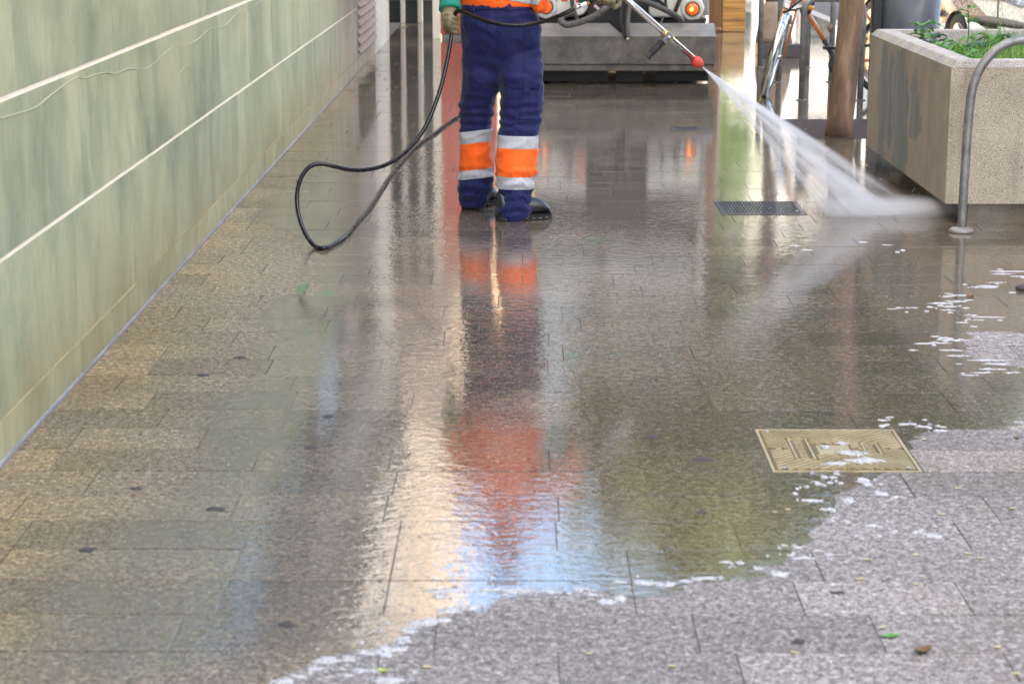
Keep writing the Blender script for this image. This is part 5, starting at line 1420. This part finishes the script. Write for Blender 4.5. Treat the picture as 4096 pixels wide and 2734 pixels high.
def blob(u, v, w, h, hz=.003, z=0.0):
    w *= 1.0; h *= .95
    if v < 1650: w *= 1.5; h *= .62
    c = PG(u, v); dist = math.hypot(c.y, CH); rx = w/2*dist/F; ry = max(.004, (PG(u, v - h/2).y - PG(u, v + h/2).y)/2)
    if w > 26:
        n = 18; sd = fr_.random()*50; rg1 = []
        for k in range(n):
            a = 2*PI*k/n; q = .95*(1 + .7*mnoise.noise(Vector((math.cos(a)*1.3 + sd, math.sin(a)*1.3, 0))) + .5*mnoise.noise(Vector((math.cos(a)*3.5, math.sin(a)*3.5, sd))))
            rg1.append((math.cos(a)*rx*q, math.sin(a)*ry*q))
        fo.rings([[Vector((c.x + x*f, c.y + y*f, z + zz)) for x, y in rg1] for f, zz in ((1, -.002), (.97, hz*.25), (.6, hz*.5))])
        na = int(1 + w*h/500)
        for j in range(na):
            a = fr_.uniform(0, 6.28); q = math.sqrt(fr_.random()); k = fr_.uniform(.10, .34)*(1.25 - q)
            dome(c.x + math.cos(a)*q*rx*1.1, c.y + math.sin(a)*q*ry*1.15 + .25*ry*math.sin(5*math.cos(a)*q + u), max(.0022, k*min(rx, .03)), max(.002, k*min(ry*1.3, .03)), hz, z)
        return
    n = 12; sd = fr_.random()*50; ring = []
    for k in range(n):
        a = 2*PI*k/n; q = 1 + .42*mnoise.noise(Vector((math.cos(a)*1.4 + sd, math.sin(a)*1.4, 0))) + .22*mnoise.noise(Vector((math.cos(a)*4, math.sin(a)*4, sd)))
        ring.append((math.cos(a)*rx*q, math.sin(a)*ry*q))
    R0 = [Vector((c.x + x, c.y + y, z - .003)) for x, y in ring]; R1 = [Vector((c.x + x*.96, c.y + y*.96, z + hz*.55)) for x, y in ring]; R2 = [Vector((c.x + x*.6, c.y + y*.6, z + hz*(.95 + .3*fr_.random()))) for x, y in ring]
    fo.rings([R0, R1, R2])
MAIN = [(1310,2640,120,26),(1400,2632,80,22),(1480,2606,130,26),(1555,2592,110,34),(1540,2615,60,24),(1612,2560,60,36),(1640,2515,80,34),(1690,2490,120,26),(1755,2478,110,22),(1790,2440,90,20),(1850,2432,130,16),(1910,2424,80,14),
        (1745,2362,100,18),(1830,2358,130,20),(1760,2385,60,16),(1960,2356,90,12),(2070,2362,150,20),(2130,2360,110,18),(2215,2368,60,14),(2330,2356,90,14),(2370,2378,50,14),(2425,2405,80,26),(2478,2390,50,26),(2580,2330,120,18),(2660,2335,90,18),(2470,2325,50,10),
        (2845,2312,150,12),(2745,2322,70,10),(2790,2318,50,9),(3112,2294,90,22),(3035,2272,40,14),(2960,2250,40,12),(2900,2246,50,10),(3212,2230,80,16),(3315,2217,40,14),(3195,2188,30,9),(3130,2180,30,8),
        (3730,2140,100,18),(3670,2128,40,10),(3560,2130,40,8),(3490,2103,60,16),(3385,2085,40,8),(3340,2068,30,8),(3245,2000,90,12),(3390,2000,60,22),(3315,2036,70,14),(3450,1920,50,20),(3465,1935,40,20),(3520,1972,60,18),(3592,1988,60,12),(3180,1972,30,9),(3330,1908,30,8),(3345,1893,30,8),(3290,1905,20,6),(3320,1930,25,6),
        (3530,1680,40,8),(3620,1695,60,10),(3690,1705,60,8),(3760,1722,70,8),(3560,1668,30,6),
        (3960,1147,60,22),(3990,1130,50,10),(4040,1085,90,8),(4010,1095,60,8),(4070,1105,50,8),(3900,1148,40,8),(3830,1180,50,8),(3790,1185,40,8),(3760,1212,60,10),(3800,1225,40,10),(3830,1205,60,12),(3790,1240,40,8),(3950,1268,80,8),(3880,1260,40,6),(3910,1280,30,6),(3850,1290,40,6),(3820,1360,80,10),(3780,1352,40,8),(3740,1372,90,7),(3690,1375,50,6),(3800,1400,60,8),(3830,1422,60,8),(3950,1440,110,10),(3990,1455,80,12),(3970,1476,70,10),(3920,1490,60,8),(4050,1490,50,6),(3880,1500,50,8),
        (1480,2680,130,22),(1560,2720,140,26),(1390,2700,50,14),(1130,2725,110,22),(1200,2705,60,14),(1260,2672,70,14)]
for q in MAIN:
    blob(*q)
    for k in range(1): blob(q[0] + fr_.gauss(0, q[2]*.7), q[1] + fr_.gauss(0, q[3]*1.1), fr_.uniform(8, 24), fr_.uniform(5, 10), .003)
for (u0, v0, u1, v1, n) in ((1780,2365,2450,2375,16),(2900,2255,3300,2200,16),(3150,1960,3420,1900,18),(3300,2120,3700,2130,14),(3550,1250,3900,1190,22),(3650,1400,3980,1330,22),(3500,1690,3800,1715,16),(3640,995,3460,985,8),(3150,980,3300,990,6)):
    for k in range(n//2):
        t = fr_.random(); blob(u0 + (u1-u0)*t + fr_.gauss(0, 18), v0 + (v1-v0)*t + fr_.gauss(0, 14), fr_.uniform(8, 34), fr_.uniform(4, 9), .003)
for q in ((3415,1815,120,24),(3450,1845,150,26),(3345,1858,110,18),(3300,1790,40,12),(3370,1776,50,12)): blob(*q, .005, .003)
tag(put('foam', fo, FM, None, True), 'white soap foam in patches along the edge of the water', kind='stuff')

# ------------------------------------------------------------------ litter and marks on the paving
M_GUM = simple('old_gum', (.05, .046, .042), .95, var=.3)
GUML = ['dark gum spot in the lower left paving, the largest there', 'dark gum spot farthest up the left side below the hose loop', 'dark gum spot just left of the long reflection band, mid left', 'small dark gum spot in the dark reflected band, below the hose', 'small dark gum spot in the dark reflected band, nearest the hose', 'dark gum spot left of the access cover, the farther of two', 'wide dark gum spot left of the access cover, the nearer of two', 'small dark gum spot below and left of the access cover', 'dark gum spot on the dry paving left of the fresh green leaf', 'dark gum spot on the dry paving right below the foam line', 'small dark gum spot in the worker\'s reflection', 'dark gum spot beside the foam at the lower left water edge', 'dark gum spot on the left paving between wall and reflection band', 'elongated grey gum smear in the left foreground']
for gi, (u, v, w, h) in enumerate(((350,2200,70,22),(960,1430,50,14),(810,1500,48,12),(1240,1790,45,14),(1313,1665,45,16),(2610,1748,60,16),(2805,1838,80,18),(2808,2048,48,12),(3195,2565,50,18),(3350,2368,60,14),(2090,1497,52,10),(1148,2497,55,26),(545,1955,60,14),(868,2036,90,22))):
    c = PG(u, v); dist = math.hypot(c.y, CH); rx = w/2*dist/F; ry = (PG(u, v - h/2).y - PG(u, v + h/2).y)/2; sd = fr_.random()*30
    rg_ = []
    for f, z in ((1, -.002), (.95, .0012), (.5, .0022)):
        rg_.append([Vector((c.x + math.cos(a)*rx*f*(1 + .6*mnoise.noise(Vector((math.cos(a)*1.6, math.sin(a)*1.6, sd)))), c.y + math.sin(a)*ry*f*(1 + .6*mnoise.noise(Vector((math.cos(a)*1.6, math.sin(a)*1.6, sd)))), z)) for a in [2*PI*k/12 for k in range(12)]])
    tag(put('gum_spot', MB().rings(rg_), M_GUM, None, True), GUML[gi], 'gum', 'gum spots on the paving')
def leafshape(c, L, W_, ang, mat, name, label, cat, group=None, curl=.3):
    d = Vector((math.cos(ang), math.sin(ang), 0)); s = Vector((-d.y, d.x, 0)); vv = []; ff = []; n = 6
    for layer in (0, 1):
        for i in range(n + 1):
            f = i/n; w = W_/2*math.sin(PI*min(1, f*.94 + .04)); b2 = c + d*(L*(f - .5)) + Vector((0, 0, .003 + curl*L*abs(f - .5)**2 - layer*.0012))
            vv += [b2 - s*w + Vector((0, 0, curl*w*.6)), b2, b2 + s*w + Vector((0, 0, curl*w*.6))]
    o = 3*(n+1)
    for i in range(n):
        ff += [(3*i, 3*i+1, 3*i+4, 3*i+3), (3*i+1, 3*i+2, 3*i+5, 3*i+4), (o+3*i+3, o+3*i+4, o+3*i+1, o+3*i), (o+3*i+4, o+3*i+5, o+3*i+2, o+3*i+1)]
    return tag(put(name, MB().add(vv, ff), mat, None, True, fixn=False), label, cat, group)
M_GL = simple('fresh_leaf', (.10, .28, .02), .35); M_YL = simple('pale_petal', (.62, .50, .24), .6, var=.2); M_BRN = simple('dead_leaf', (.16, .09, .035), .7, var=.4)
leafshape(PG(3562, 2546), .045, .022, .2, M_GL, 'fallen_leaf', 'fresh green leaf on the dry paving at the lower right', 'leaf')
leafshape(PG(1530, 2684), .028, .016, 2.9, simple('lime_leaf', (.42, .52, .08), .4), 'fallen_leaf', 'small lime green sprig on the paving below the foam', 'leaf')
leafshape(PG(3690, 2610), .055, .03, .6, M_BRN, 'fallen_leaf', 'withered brown leaf below the fresh green leaf', 'leaf', curl=.8)
leafshape(PG(4066, 1752), .03, .018, 1.2, M_BRN, 'fallen_leaf', 'brown leaf scrap right of the access cover at the picture edge', 'leaf')
rl = random.Random(4)
for (u, v) in ((3490,2215),(3665,2222),(3442,2318),(3668,2340),(3912,2040),(4050,2035),(3765,2058),(3990,2590),(4060,2695),(3180,2612),(2358,2616),(1710,2670),(3530,2512),(3925,2235),(3875,2217),(3152,2040),(3100,2050),(2690,2667),(3470,2240),(3830,1955),(3695,1760)):
    leafshape(PG(u, v), rl.uniform(.014, .024), rl.uniform(.007, .011), rl.uniform(-.6, .6), M_YL, 'fallen_petal', 'tiny pale yellow petal lying on the paving', 'petal', 'petals scattered on the paving')
cb = PG(3881, 1187)
ct = thing('cigarette_butt', (cb.x, cb.y, 0), 'short brown cigarette butt on the damp paving below the rail', 'litter')
put('filter', MB().tube([cb + Vector((-.012, 0, .005)), cb + Vector((.006, .003, .005))], .0048, 10), simple('filter_tan', (.25, .12, .05), .7), ct, True)
put('ash_end', MB().tube([cb + Vector((.006, .003, .005)), cb + Vector((.014, .004, .005))], .0046, 10), M_BLACK, ct, True)
st_ = PG(4088, 1160)
tag(put('stone', MB().ell((st_.x, st_.y, .010), (.03, .02, .016), 12), simple('dark_stone', (.05, .04, .035), .6, bump=.002), None, True), 'small dark stone at the right edge of the paving', 'stone')
